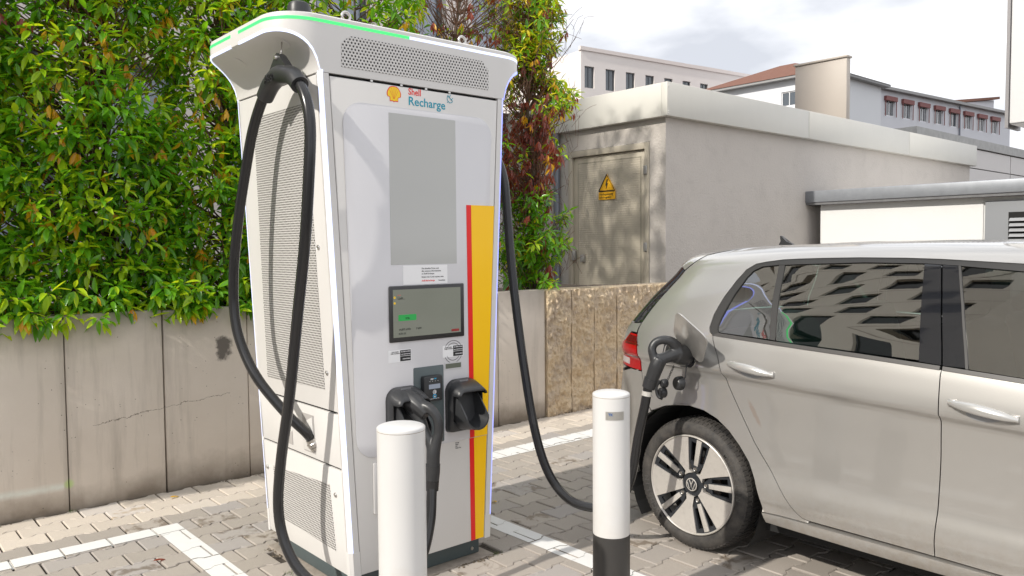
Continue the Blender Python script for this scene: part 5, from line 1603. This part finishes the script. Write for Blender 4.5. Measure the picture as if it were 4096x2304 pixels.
    for c, d, y_, nrm, sc, kd, iv in leaves:
        if cnt < parts and infront((c,)):
            o = D.objects.new('leaf', leaf_mesh[kd, iv]); col.objects.link(o); o.parent = t
            o.matrix_parent_inverse = Matrix.Translation(-B)
            o.matrix_world = Matrix(((d.x*sc, y_.x*sc, nrm.x*sc, c.x), (d.y*sc, y_.y*sc, nrm.y*sc, c.y), (d.z*sc, y_.z*sc, nrm.z*sc, c.z), (0, 0, 0, 1)))
            o.matrix_basis = o.matrix_parent_inverse.inverted() @ Matrix.Translation(-B) @ o.matrix_world if False else Matrix(((d.x*sc, y_.x*sc, nrm.x*sc, c.x), (d.y*sc, y_.y*sc, nrm.y*sc, c.y), (d.z*sc, y_.z*sc, nrm.z*sc, c.z), (0, 0, 0, 1)))
            cnt += 1
        else:
            b = len(VV); lv, lf = LV[iv]
            for x, y, z in lv: VV.append(c+(d*x+y_*y+nrm*z)*sc)
            for f in lf: FF.append(tuple(b+i for i in f)); MI.append(LK.index(kd))
    o = obj('crown', VV, FF, [LM[k] for k in LK], t, smooth=True)
    o.data.polygons.foreach_set('material_index', MI)
    tag(o, kind='stuff')
    return t
def hedge_tips(rnd, cx, n, ztop, dens):
    out = []; tries = 0
    while len(out) < n and tries < n*30:
        tries += 1
        z = 1.10+(ztop-1.10)*rnd.random()**1.12
        u = rnd.uniform(-.62, .62)
        x = cx+u
        hgt = (z-1.16)/(ztop-1.16)
        bulge = .10*noise.noise(Vector((x*2.1, z*2.1, 3.3)))
        front = (5.13+.20*hgt+bulge+.22*(abs(u)/.62)**3) if z > 1.32 else 5.03+bulge*.6
        y = front+min(.95, abs(rnd.gauss(0, .30)))
        q = noise.noise(Vector((x*2.4, y*1.2, z*1.9)))*.5+noise.noise(Vector((x*5.5+9, y*2, z*4.5)))*.35
        if q < dens(x, z): continue
        out.append(Vector((x, y, z)))
    return out
def dens_left(x, z):
    g = -.60+.34*max(0, (z-1.5))/1.7
    g += .55*math.exp(-(((x-1.62)/.20)**2+((z-2.55)/.40)**2))     # thin patch through which the facade shows
    g += .30*math.exp(-(((x-1.75)/.22)**2+((z-1.75)/.28)**2))
    return g
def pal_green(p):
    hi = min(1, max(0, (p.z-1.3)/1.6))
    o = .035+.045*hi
    return [('green', .52), ('lime', .26+.12*hi), ('orange', o), ('yellow', .012), ('red', .006*hi), ('dark', 1)]  # lime share raised, also with height, to put sunlit brightness into the leaves
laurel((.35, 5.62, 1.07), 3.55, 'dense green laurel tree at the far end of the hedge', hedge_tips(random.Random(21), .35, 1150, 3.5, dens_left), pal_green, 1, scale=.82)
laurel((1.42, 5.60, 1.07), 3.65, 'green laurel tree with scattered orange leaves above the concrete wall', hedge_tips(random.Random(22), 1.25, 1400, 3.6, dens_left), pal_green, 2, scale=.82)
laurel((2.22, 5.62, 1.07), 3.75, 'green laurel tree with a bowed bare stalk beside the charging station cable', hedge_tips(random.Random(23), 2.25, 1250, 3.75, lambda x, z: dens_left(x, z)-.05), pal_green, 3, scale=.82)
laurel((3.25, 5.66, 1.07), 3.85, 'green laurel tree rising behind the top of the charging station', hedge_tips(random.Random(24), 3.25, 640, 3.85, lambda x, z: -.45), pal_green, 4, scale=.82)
def bare_fn(rnd):
    while True:
        p = Vector((4.35+rnd.gauss(0, .36), 5.62+rnd.gauss(0, .20), rnd.uniform(1.7, 4.3)))
        if 3.6 < p.x < 5.2: return p
r5 = random.Random(31)
tips5 = []
for _ in range(210):
    z = r5.uniform(1.2, 4.2); tips5.append(Vector((4.3+r5.gauss(0, .34), 5.55+r5.gauss(0, .2), z)))
laurel((4.30, 5.64, 1.07), 4.3, 'half bare laurel tree with thin grey twigs and withered red leaves', tips5, lambda p: [('red', .55 if p.z > 2.6 else .15), ('green', .25), ('orange', .08), ('lime', .08), ('dark', 1)], 5, bare=260, barefn=bare_fn, scale=.62)
r6 = random.Random(37); tips6 = []
while len(tips6) < 1250:
    z = r6.uniform(1.18, 4.4)
    w = .50 if z > 2.7 else (.42 if z > 2.0 else .50)
    x = 5.14+r6.gauss(0, w*.50); y = 5.52+r6.gauss(0, .22)
    if x/y >   .978+.12*noise.noise(Vector((z*2.6, y*1.5, 5.1))) or x < 4.5: continue
    q = noise.noise(Vector((x*3.1, y*2, z*2.6)))
    if q < -.12 or (1.98 < z < 2.8 and r6.random() < .35): continue
    tips6.append(Vector((x, y, z)))
def pal6(p):
    if p.z > 3.05:
        return [('lime', .30), ('yellow', .22), ('green', .22), ('orange', .06), ('red', .12), ('dark', 1)]
    if p.z > 2.75: return [('yellow', .22), ('lime', .28), ('green', .18), ('red', .22), ('orange', .08), ('dark', 1)]
    if p.z > 1.98: return [('red', .80), ('orange', .06), ('green', .06), ('lime', .04), ('dark', 1)]
    return [('green', .55), ('lime', .22), ('red', .06), ('yellow', .03), ('dark', 1)]
def bare6(rnd): return Vector((min(5.4, 5.05+rnd.gauss(0, .24)), 5.55+rnd.gauss(0, .18), rnd.uniform(1.3, 4.4)))
laurel((5.12, 5.58, 1.07), 4.5, 'laurel tree with a band of dark red leaves beside the utility building', tips6, pal6, 6, scale=.74, bare=220, barefn=bare6)
# taller tree behind the hedge: above the picture, its shade and trunk shadow fall on the steel door
r7 = random.Random(41); tips7 = []
while len(tips7) < 420:
    v = Vector((r7.uniform(-1, 1), r7.uniform(-1, 1), r7.uniform(-1, 1)))
    if v.length > 1: continue
    p = Vector((3.5+v.x*.85, 6.88+v.y*1.25, 5.35+v.z*1.25))
    if .05 < abs(p.y-6.84-.05*math.sin(p.z*4)) < .19 and r7.random() < .8: continue
    tips7.append(p)
laurel((3.5, 6.85, 0), 6.4, 'taller slender tree rising behind the hedge, shading the steel door', tips7, lambda p: [('green', .6), ('lime', .2), ('dark', 1)], 7, trunk_r=.045, group=None, parts=0)
# bowed bare stalk hanging out of the hedge
tube('dry_stalk', [(2.14, 5.30, 2.02), (2.17, 5.14, 1.88), (2.20, 5.05, 1.66), (2.235, 5.02, 1.50)], [.004, .0035, .003, .002], M_TWIG, D.objects['laurel_tree.002'], 6)
# ------------------------------------------------------------------ buildings
M_RENDER = mat('grey_render', (.54, .50, .46), .9, var=.07, vscale=1.5, bmp=.8, bscale=38, dirt=.16)
M_FASCIA = plastic('cream_metal_fascia', (.63, .615, .565), .45, .12)
M_DOORP = plastic('beige_steel_door', (.48, .43, .345), .45, .15)
def wallgrid(name, fm, u0, u1, z0, z1, holes, m, parent):
    """flat wall with real openings; fm(u,z,out)"""
    us = sorted({u0, u1}|{h[0] for h in holes}|{h[1] for h in holes}); zs = sorted({z0, z1}|{h[2] for h in holes}|{h[3] for h in holes})
    us = [u for u in us if u0 <= u <= u1]; zs = [z for z in zs if z0 <= z <= z1]
    V = [fm(u, z, 0) for z in zs for u in us]; F = []; n = len(us)
    for j in range(len(zs)-1):
        for i in range(n-1):
            a, b = (us[i]+us[i+1])/2, (zs[j]+zs[j+1])/2
            if any(h[0] < a < h[1] and h[2] < b < h[3] for h in holes): continue
            k = j*n+i; F.append((k, k+1, k+n+1, k+n))
    return obj(name, V, F, m, parent)
def window(fm, u0, u1, z0, z1, parent, mf, mg, dep=.14, fr=.06, mull=(), sill=None, reveal=None):
    # reveal
    V, F = [], []
    P = [(u0, z0), (u1, z0), (u1, z1), (u0, z1)]
    for u, z in P: V += [fm(u, z, 0), fm(u, z, -dep)]
    for i in range(4): j = (i+1) % 4; F.append((2*i, 2*j, 2*j+1, 2*i+1))
    w = obj('window', V, F, reveal or mf, parent)
    bars = [(u0, u0+fr, z0, z1), (u1-fr, u1, z0, z1), (u0+fr, u1-fr, z0, z0+fr), (u0+fr, u1-fr, z1-fr, z1)]+[(a-fr*.4, a+fr*.4, z0+fr, z1-fr) for a in mull]
    V, F = [], []
    for a, b, c, d in bars:
        k = len(V); V += [fm(a, c, -dep+.05), fm(b, c, -dep+.05), fm(b, d, -dep+.05), fm(a, d, -dep+.05), fm(a, c, -dep), fm(b, c, -dep), fm(b, d, -dep), fm(a, d, -dep)]
        F += [(k, k+1, k+2, k+3), (k, k+4, k+5, k+1), (k+1, k+5, k+6, k+2), (k+2, k+6, k+7, k+3), (k+3, k+7, k+4, k)]
    obj('frame', V, F, mf, w)
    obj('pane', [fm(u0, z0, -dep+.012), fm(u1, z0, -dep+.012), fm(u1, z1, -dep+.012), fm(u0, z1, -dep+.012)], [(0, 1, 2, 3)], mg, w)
    if sill: slab('sill', [(u0-.05, z0-.04), (u1+.05, z0-.04), (u1+.05, z0), (u0-.05, z0)], fm, 0, .08, sill, w)
    return w
M_PANEB = mat('sky_reflecting_pane', (.035, .05, .065), .05, spec=.9, coat=.6)
M_WFR = mat('white_window_frame', (.74, .74, .75), .45)
M_ALUF = mat('grey_alu_frame', (.12, .13, .14), .4, .4)
# --- utility building with the steel door
ub = thing('utility_building', (8.3, 6.5, 0), 'flat roofed grey rendered utility building with a steel door and cream roof edge', 'building')
XB, YU = 8.16, 6.40
fS = frame_map((0, YU, 0), (1, 0, 0), (0, 0, 1), (0, -1, 0))
fW = frame_map((XB, 0, 0), (0, -1, 0), (0, 0, 1), (-1, 0, 0))     # u = -y
wallgrid('wall', fS, XB, 18.3, 0, 3.25, [], M_RENDER, ub)
wallgrid('wall', fW, -9.6, -YU, 0, 3.25, [(-8.13, -6.66, .25, 2.865)], M_RENDER, ub)
obj('wall', [(18.3, YU, 0), (18.3, 9.6, 0), (18.3, 9.6, 3.25), (18.3, YU, 3.25)], [(0, 1, 2, 3)], M_RENDER, ub)
obj('wall', [(XB, 9.6, 0), (18.3, 9.6, 0), (18.3, 9.6, 3.25), (XB, 9.6, 3.25)], [(3, 2, 1, 0)], M_RENDER, ub)
obj('roof', [(XB, YU, 3.5), (18.3, YU, 3.5), (18.3, 9.6, 3.5), (XB, 9.6, 3.5)], [(0, 1, 2, 3)], mat('roof_gravel', (.25, .24, .22), .9), ub)
for x0, x1 in ((XB-.10, 11.515), (11.522, 15.1), (15.107, 18.4)):
    box('fascia_panel', x0, x1, YU-.10, YU-.004, 3.14, 3.56, M_FASCIA, ub, bev=.006)
box('fascia_panel', XB-.10, XB-.004, YU-.003, 9.7, 3.14, 3.56, M_FASCIA, ub, bev=.006)
box('soffit', XB-.098, 18.4, YU-.098, YU+.02, 3.145, 3.150, mat('soffit_dark', (.10, .095, .085), .8), ub)
for z in (3.17, 3.52, 3.50, 3.20):
    lathe('rivet', [(0, .006), (.008, .005), (.010, 0)], frame_map((XB-.07, YU-.10, z), (1, 0, 0), (0, 0, 1), (0, -1, 0)), M_STEEL, ub, 8)
# door
dr = box('steel_door', XB+.03, XB+.07, 6.74, 8.06, .27, 2.77, M_DOORP, ub, bev=.004)
box('door_seam', XB+.0285, XB+.032, 6.82, 7.98, .35, 2.69, mat('door_groove', (.33, .30, .235), .6), dr)
def ribbed(name, x, y0, y1, z0, z1, m, parent):
    V, F = [], []; n = int((z1-z0)/.03)
    for i in range(n+1):
        z = z0+(z1-z0)*i/n
        for xx, zz in ((x, z), (x-.002, min(z1, z+.012))):
            V += [(xx, y0, zz), (xx, y1, zz)]
    for i in range(len(V)//2-1): a = i*2; F.append((a, a+1, a+3, a+2))
    return obj(name, V, F, m, parent)
ribbed('door_leaf', XB+.027, 6.835, 7.965, .37, 2.675, M_DOORP, dr)
frm = (('door_frame', 6.665, 6.735, .25, 2.86), ('door_frame', 8.065, 8.13, .25, 2.86))
for nm, y0, y1, z0, z1 in frm: box(nm, XB-.015, XB+.10, y0, y1, z0, z1, M_DOORP, dr, bev=.004)
box('door_frame', XB-.015, XB+.10, 6.736, 8.064, 2.775, 2.86, M_DOORP, dr, bev=.004)
for z in (2.50, 1.5, .7):
    box('hinge', XB-.03, XB+.0, 6.69, 6.745, z-.06, z+.06, mat('galvanised', (.42, .41, .39), .45, .6), dr, bev=.01)
hd = box('door_handle', XB-.035, XB+.02, 8.0, 8.05, 1.32, 1.46, mat('galvanised', (.42, .41, .39), .45, .6), dr, bev=.008)
box('door_lock', XB-.03, XB+.026, 7.83, 7.89, 1.30, 1.40, mat('galvanised', (.42, .41, .39), .45, .6), dr, bev=.01)
# drainpipe by the door
tube('drainpipe', [(XB-.06, 8.32, 0), (XB-.06, 8.32, 3.14)], .05, mat('zinc_blue', (.20, .215, .25), .45, .5), ub, 12, raw=True)
# warning sign
sg_ = slab('warning_sign', [(-7.565, 2.265), (-7.255, 2.265), (-7.41, 2.500)], fW, -.02+.006, -.012+.006, M_SUNY, None)
sgn_root = sg_
tag(sg_, 'yellow triangular high voltage warning sign on the steel door', 'warning sign')
wo = mat('sign_yellow', (.90, .47, .01), .4); sg_.data.materials[0] = wo
sg_.matrix_world = Matrix.Translation((0, 0, 0))
o1, o2 = .0, .012
V, F = [], []
for pl in ([(-7.555, 2.272), (-7.265, 2.272), (-7.41, 2.492), (-7.555, 2.272)],):
    tube_geo([fW(u, z, -.004) for u, z in pl], .009, 4, V=V, F=F)
obj('sign_border', V, F, M_INK, sg_)
slab('sign_bolt', [(-7.405, 2.43), (-7.385, 2.43), (-7.405, 2.375), (-7.385, 2.375), (-7.42, 2.295), (-7.415, 2.345), (-7.432, 2.345)], fW, -.005, -.001, M_INK, sg_)
pl2 = slab('sign_plate', rrect(-7.56, -7.26, 2.155, 2.258, .008, 2), fW, -.014, -.006, wo, sg_)
text('sign_text', 'Hochspannung', .042, fW(-7.545, 2.214, -.004), M_INK, sg_, rot=Matrix(((0, 0, -1), (-1, 0, 0), (0, 1, 0))))
text('sign_text', 'Lebensgefahr', .042, fW(-7.545, 2.172, -.004), M_INK, sg_, rot=Matrix(((0, 0, -1), (-1, 0, 0), (0, 1, 0))))
# roof box
rb = thing('roof_panel', (14.2, 7.5, 3.5), 'plain beige upright panel standing on the utility building roof', 'roof panel')
box('casing', 14.0, 14.14, 6.95, 7.95, 3.505, 4.86, mat('beige_sheet', (.42, .375, .33), .5, var=.05), rb, bev=.01)
box('lid', 13.97, 14.17, 6.93, 7.97, 4.862, 4.90, mat('beige_sheet', (.42, .375, .33), .5, var=.05), rb, bev=.008)
# --- white annex with grey coping
an = thing('white_annex', (12.5, 3, 0), 'low white rendered annex with grey metal coping and louvred vent', 'building')
XA = 11.75
fA = frame_map((XA, 0, 0), (0, -1, 0), (0, 0, 1), (-1, 0, 0))
wallgrid('wall', fA, -6.22, -3.93, 0, 2.14, [], mat('white_render', (.70, .70, .69), .85, var=.05, vscale=2, bmp=.25, bscale=60), an)
box('body', XA+.02, 17, -6, 6.20, 0, 2.13, MATS['white_render'], an)
cop = mat('zinc_coping', (.27, .285, .31), .45, .35, var=.2, vscale=8)
for y0, y1 in ((3.2, 6.44), (.0, 3.195), (-3.2, -.005)):
    box('coping', XA-.14, XA+.5, y0, y1, 2.165, 2.345, cop, an, bev=.012)
    box('drip_edge', XA-.125, XA+.4, y0, y1, 2.13, 2.163, mat('dirty_zinc', (.15, .15, .155), .6, var=.4, vscale=14), an)
box('vent_panel', XA-.03, XA+.018, .5, 3.90, .2, 2.07, mat('vent_grey', (.235, .245, .26), .5), an, bev=.005)
lv = box('louvre', XA-.035, XA-.031, .8, 3.62, .5, 1.92, M_INNER, an)
for i in range(20):
    z = .55+i*.068
    obj('slat', [(XA-.045, .82, z), (XA-.045, 3.60, z), (XA-.085, 3.60, z-.035), (XA-.085, .82, z-.035), (XA-.045, .82, z-.006), (XA-.045, 3.60, z-.006), (XA-.085, 3.60, z-.041), (XA-.085, .82, z-.041)], [(0, 1, 2, 3), (7, 6, 5, 4), (3, 2, 6, 7), (0, 4, 5, 1)], mat('slat_grey', (.40, .41, .43), .45, .2), lv)
# --- panel clad building behind on the right
pcb = thing('panel_building', (28, 10, 0), 'pale flat building clad in large rectangular panels behind the annex', 'building')
box('body', 22, 44, 9.06, 14, 0, 4.35, mat('panel_joint', (.10, .10, .10), .8), pcb)
for i in range(6):
    x0 = 22+i*3.6
    for z0, z1 in ((0.2, 3.75), (3.78, 4.33)):
        box('cladding_panel', x0+.03, x0+3.57, 9.0, 9.05, z0, z1, mat('pale_panel', (.66, .635, .62), .6, var=.03), pcb)
box('roof_edge', 21.9, 44.1, 8.95, 14.1, 4.36, 4.62, mat('gravel_edge', (.42, .42, .41), .7, var=.3, vscale=6), pcb)
# --- sign pylon at the right edge
py = thing('sign_pylon', (9.2, 1.9, 0), 'tall white sign pylon with a grey underside at the right edge', 'sign')
box('cabinet', 9.0, 9.35, 1.2, 2.795, 2.70, 6.2, mat('pylon_white', (.74, .74, .75), .4), py, bev=.01)
box('edge_trim', 8.985, 9.36, 2.80, 2.83, 2.66, 6.2, mat('pylon_trim', (.30, .29, .30), .4, .3), py)
V = [(9.0, 1.2, 2.695), (9.35, 1.2, 2.695), (9.35, 2.79, 2.695), (9.0, 2.79, 2.695), (9.08, 1.5, 2.55), (9.27, 1.5, 2.55), (9.27, 2.45, 2.55), (9.08, 2.45, 2.55)]
obj('underside', V, [(0, 1, 2, 3), (7, 6, 5, 4), (0, 4, 5, 1), (1, 5, 6, 2), (2, 6, 7, 3), (3, 7, 4, 0)], mat('pylon_grey', (.36, .36, .37), .45), py)
box('post', 9.10, 9.25, 1.75, 2.2, 0, 2.55, mat('pylon_grey', (.36, .36, .37), .45), py)

# --- buildings along lines A->B
def block(name, label, A, B, depth, z0, z1, mw, wins, mf, mg, roof=None, dep=.18, mullf=None, extra=None, group=None):
    A, B = Vector((*A, 0)), Vector((*B, 0)); u = (B-A).normalized(); n = Vector((u.y, -u.x, 0)); Lh = (B-A).length
    t = thing(name, tuple((A+B)/2), label, 'building', group)
    fm = lambda a, z, h=0.0: A+u*a+Vector((0, 0, z))+n*h
    wallgrid('wall', fm, 0, Lh, z0, z1, wins, mw, t)
    P = [A, B, B-n*depth, A-n*depth]
    for i in range(1, 4):
        a, b = P[i], P[(i+1) % 4]
        obj('wall', [(a.x, a.y, z0), (b.x, b.y, z0), (b.x, b.y, z1), (a.x, a.y, z1)], [(0, 1, 2, 3)], mw, t)
    obj('roof', [(p.x, p.y, z1) for p in P], [(0, 1, 2, 3)], roof or mw, t)
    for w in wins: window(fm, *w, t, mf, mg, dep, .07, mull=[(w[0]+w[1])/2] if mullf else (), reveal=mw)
    if extra: extra(t, fm, u, n, Lh)
    return t
M_PINK = mat('pinkish_stone_cladding', (.74, .69, .66), .8, var=.05, vscale=.6)
K = 1.4; kz = lambda z: 1.5+(z-1.5)*K
wins = []
for i in range(9):
    u0 = (.25+i*1.46)*K
    for z in (10.05, 8.25, 6.4, 4.5): wins.append((u0, u0+.66*K, kz(z), kz(z+1.15)))
def ex1(t, fm, u, n, L):
    slab('parapet', [(-.1, kz(12.0)), (L+.1, kz(12.0)), (L+.1, kz(12.2)), (-.1, kz(12.2))], fm, -.2, .1, mat('parapet_stone', (.70, .64, .61), .8), t)
    slab('roof_rail', [(12.6, kz(12.32)), (17.1, kz(12.32)), (17.1, kz(12.36)), (12.6, kz(12.36))], fm, -.6, -.55, mat('rail_white', (.6, .6, .6), .5), t)
block('office_block', 'pale pinkish office block with tall narrow windows rising behind the utility building', (31.05*K, 30.0*K), (44.3*K, 28.25*K), 14, 0, kz(12.0), M_PINK, wins, M_ALUF, M_PANEB, mullf=True, extra=ex1)
# long grey facade with red-brown blind boxes
M_LILAC = mat('lilac_grey_render', (.64, .65, .69), .85, var=.03, vscale=.4)
wins = []
for i in range(10):
    u0 = .25+i*2.66
    for z in (12.05, 9.0, 6.0): wins.append((u0+.12, u0+1.62, z, z+1.28))
M_BLIND = mat('red_brown_blind_box', (.22, .075, .07), .6)
def ex2(t, fm, u, n, L):
    slab('eave', [(-1.0, 14.05), (L+.3, 14.05), (L+.3, 14.28), (-1.0, 14.28)], fm, -.3, .45, mat('eave_grey', (.30, .30, .30), .6), t)
    for i in range(10):
        u0 = .25+i*2.66
        for z in (12.05, 9.0):
            w = slab('blind_box', [(u0, z+1.20), (u0+1.74, z+1.20), (u0+1.74, z+1.56), (u0, z+1.56)], fm, .002, .22, M_BLIND, t)
            for q in (u0+.02, u0+1.66): slab('blind_rail', [(q, z-.05), (q+.06, z-.05), (q+.06, z+1.2), (q, z+1.2)], fm, .10, .15, M_BLIND, w)
    tube('downpipe', [fm(18.1, 0, .1), fm(18.1, 14.0, .1)], .07, mat('zinc_blue', (.20, .215, .25), .45, .5), t, 8, raw=True)
block('grey_wing', 'long lilac grey building wing with a row of windows under red brown blind boxes', (60.2, 30.0), (88.5, 27.4), 9, 0, 14.1, M_LILAC, wins, M_WFR, M_PANEB, mullf=True, extra=ex2, dep=.12)
def tile_mat():
    m, nt, N, L, b = _nt('red_brown_roof_tiles')
    p = position(nt)
    c = mixc(nt, noise_node(nt, 3.5, 6, .8, p), (.12, .05, .034), (.22, .10, .065))
    L.new(c, b.inputs['Base Color']); b.inputs['Roughness'].default_value = .85
    wv = N.new('ShaderNodeTexWave'); wv.inputs['Scale'].default_value = 2.2; L.new(p, wv.inputs['Vector'])
    bump(nt, b, wv.outputs['Fac'], .5, .05)
    return m
M_TILE = tile_mat()
# tiled pavilion left of the roof panel: its long side runs away from the viewer
def ex3(t, fm, u, n, L):
    e = [Vector((49.4, 36.4, 12.86)), Vector((49.4, 25.5, 12.86)), Vector((58, 25.5, 12.86)), Vector((58, 36.4, 12.86))]
    r = [Vector((53.5, 31.6, 14.62)), Vector((53.5, 30.4, 14.62))]
    obj('tiled_roof', e+r, [(0, 1, 5, 4), (1, 2, 5), (2, 3, 4, 5), (3, 0, 4)], M_TILE, t)
    box('eave', 49.45, 58, 25.55, 36.35, 12.70, 12.855, mat('eave_grey', (.30, .30, .30), .6), t)
block('tiled_pavilion', 'pale building with a hipped red brown tiled roof beside the long grey wing', (50, 36), (50, 26), 7.5, 0, 12.75, mat('pale_blue_render', (.70, .715, .74), .85, var=.03, vscale=.4), [(6.6, 7.75, 10.95, 11.95)], M_WFR, M_PANEB, mullf=True, extra=ex3, dep=.12)
gh = thing('gabled_tower', (92, 31, 0), 'small gabled tower with a red tiled roof at the end of the grey wing', 'building')
G0 = Vector((77.5, 31.5, 0)); gu = Vector((1, -.09, 0)).normalized(); gn = Vector((gu.y, -gu.x, 0))
gm = lambda a, z, h=0.0: G0+gu*a+Vector((0, 0, z))+gn*h
obj('wall', [gm(0, 12, 0), gm(15, 12, 0), gm(15, 16.4, 0), gm(0, 14.3, 0), gm(0, 12, -7), gm(15, 12, -7), gm(15, 16.4, -7), gm(0, 14.3, -7)], [(0, 1, 2, 3), (5, 4, 7, 6), (1, 5, 6, 2), (4, 0, 3, 7)], M_LILAC, gh)
obj('wall_foot', [gm(0, 0, -.01), gm(15, 0, -.01), gm(15, 12, -.01), gm(0, 12, -.01), gm(0, 0, -7), gm(15, 0, -7), gm(15, 12, -7), gm(0, 12, -7)], [(0, 1, 2, 3), (5, 4, 7, 6), (1, 5, 6, 2), (4, 0, 3, 7)], M_LILAC, gh)
slab('tiled_roof', [(-1, 14.25), (15.4, 16.5), (15.4, 16.75), (-1, 14.5)], gm, -7.4, .4, M_TILE, gh)

# --- facade behind the hedge
wins = []
for i in range(9):
    u0 = .35+i*1.25
    for z in (1.3, 4.0): wins.append((u0, u0+.78, z, z+2.25))
block('clinic_building', 'pale pink rendered building with tall sky-toned windows glimpsed through the hedge', (-3.0, 9.3), (7.9, 9.3), 8, 0, 7.2, mat('pale_pink_render', (.80, .73, .70), .85, var=.04, vscale=1), wins, M_ALUF, mat('painted_sky_pane', (.34, .38, .46), .12, spec=.8), dep=.15)  # bluish sky reflection painted into the pane colour

# --- buildings across the lot (seen mirrored in the car windows)
M_STONE = mat('cream_stone_cladding', (.74, .68, .58), .7, var=.05, vscale=.5)
wins = []
for j in range(11):
    for i in range(10):
        u0 = .8+i*3.2+(1.1 if j % 2 else 0); wins.append((u0, u0+1.6, 2.2+j*2.65, 4.05+j*2.65))
def ex5(t, fm, u, n, L):
    for j in range(11):
        slab('joint_band', [(0, 1.8+j*2.65), (L, 1.8+j*2.65), (L, 1.84+j*2.65), (0, 1.84+j*2.65)], fm, .001, .012, mat('band_tone', (.34, .30, .25), .8), t)  # joint bands in a darker tone than the cladding
M_PANED = mat('dark_office_pane', (.012, .014, .015), .08, spec=.6)
block('stone_office_block', 'tall cream stone office block with wide dark windows across the lot', (-15, 8.6), (-15, 42.3), 14, 0, 32, M_STONE, wins, M_ALUF, M_PANED, dep=.35, extra=ex5)
wins = []
for j in range(2):
    for i in range(5): wins.append((.9+i*3.2, 3.0+i*3.2, 2.4+j*3.1, 4.3+j*3.1))
block('low_stone_block', 'low cream stone building with large dark windows across the lot', (-21, -7), (-21, 9.5), 10, 0, 8.8, mat('light_stone_cladding', (.66, .60, .50), .7, var=.05, vscale=.5), wins, M_ALUF, M_PANED, dep=.3)
# ------------------------------------------------------------------ fallen leaves and weeds
for x, y, a, k, lb in ((1.55, 4.95, .3, 'orange', 'small dry orange leaf on the pale paving by the wall foot'), (2.95, 3.55, 1.2, 'orange', 'small dry orange leaf on the grey paving behind the hanging cable'), (1.16, 3.98, .1, 'red', 'small dark red leaf on the paving left of the charging station')):
    me = leaf_mesh[k, 2].copy(); o = D.objects.new('fallen_leaf', me); o.location = (x, y, .012); o.rotation_euler = (.12, .05, a); o.scale = (.5, .5, .5); col.objects.link(o)
    tag(o, lb, 'leaf', 'fallen leaves on the paving')
rg = random.Random(5); V, F = [], []
for _ in range(900):
    q = rg.random()
    if q < .55: x, y = rg.uniform(.4, 6.5), 5.105-abs(rg.gauss(0, .012))
    elif q < .8: x, y = rg.uniform(X0C-.06, X1C+.06), Y0C-.045+rg.gauss(0, .012)
    else: x, y = X0C-.05+rg.gauss(0, .012), rg.uniform(Y0C, Y1C)
    n = noise.noise(Vector((x*3, y*3, 0)))
    if n < -.05: continue
    s = rg.uniform(.003, .009); a = rg.uniform(0, 6.28); b = len(V)
    for k in range(3): V.append((x+s*math.cos(a+k*2.1), y+s*math.sin(a+k*2.1), .0015)); 
    V.append((x, y, s*.8)); F += [(b, b+1, b+3), (b+1, b+2, b+3), (b+2, b, b+3)]
tag(obj('grit', V, F, mat('loose_grit', (.15, .12, .085), .95, var=.6, vscale=200)), 'loose dark grit and moss crumbs along wall foot and station pad', 'grit', kind='stuff')
V, F = [], []
for cx, cy, n in ((1.60, 3.42, 34), (1.585, 3.36, 18), (2.46, 2.96, 22), (1.05, 5.09, 22), (2.8, 5.09, 16)):
    for _ in range(n):
        a = rg.uniform(0, 6.28); h = rg.uniform(.008, .026); d = rg.uniform(.004, .018); x, y = cx+rg.gauss(0, .014), cy+rg.gauss(0, .010); b = len(V)
        px, py = -math.sin(a)*.0012, math.cos(a)*.0012
        V += [(x-px, y-py, -.004), (x+px, y+py, -.004), (x+d*math.cos(a), y+d*math.sin(a), h)]; F.append((b, b+1, b+2))
tag(obj('joint_moss', V, F, mat('joint_weed', (.10, .17, .03), .8, var=.4, vscale=60)), 'tiny green weeds growing in paving joints', 'weeds', kind='stuff')
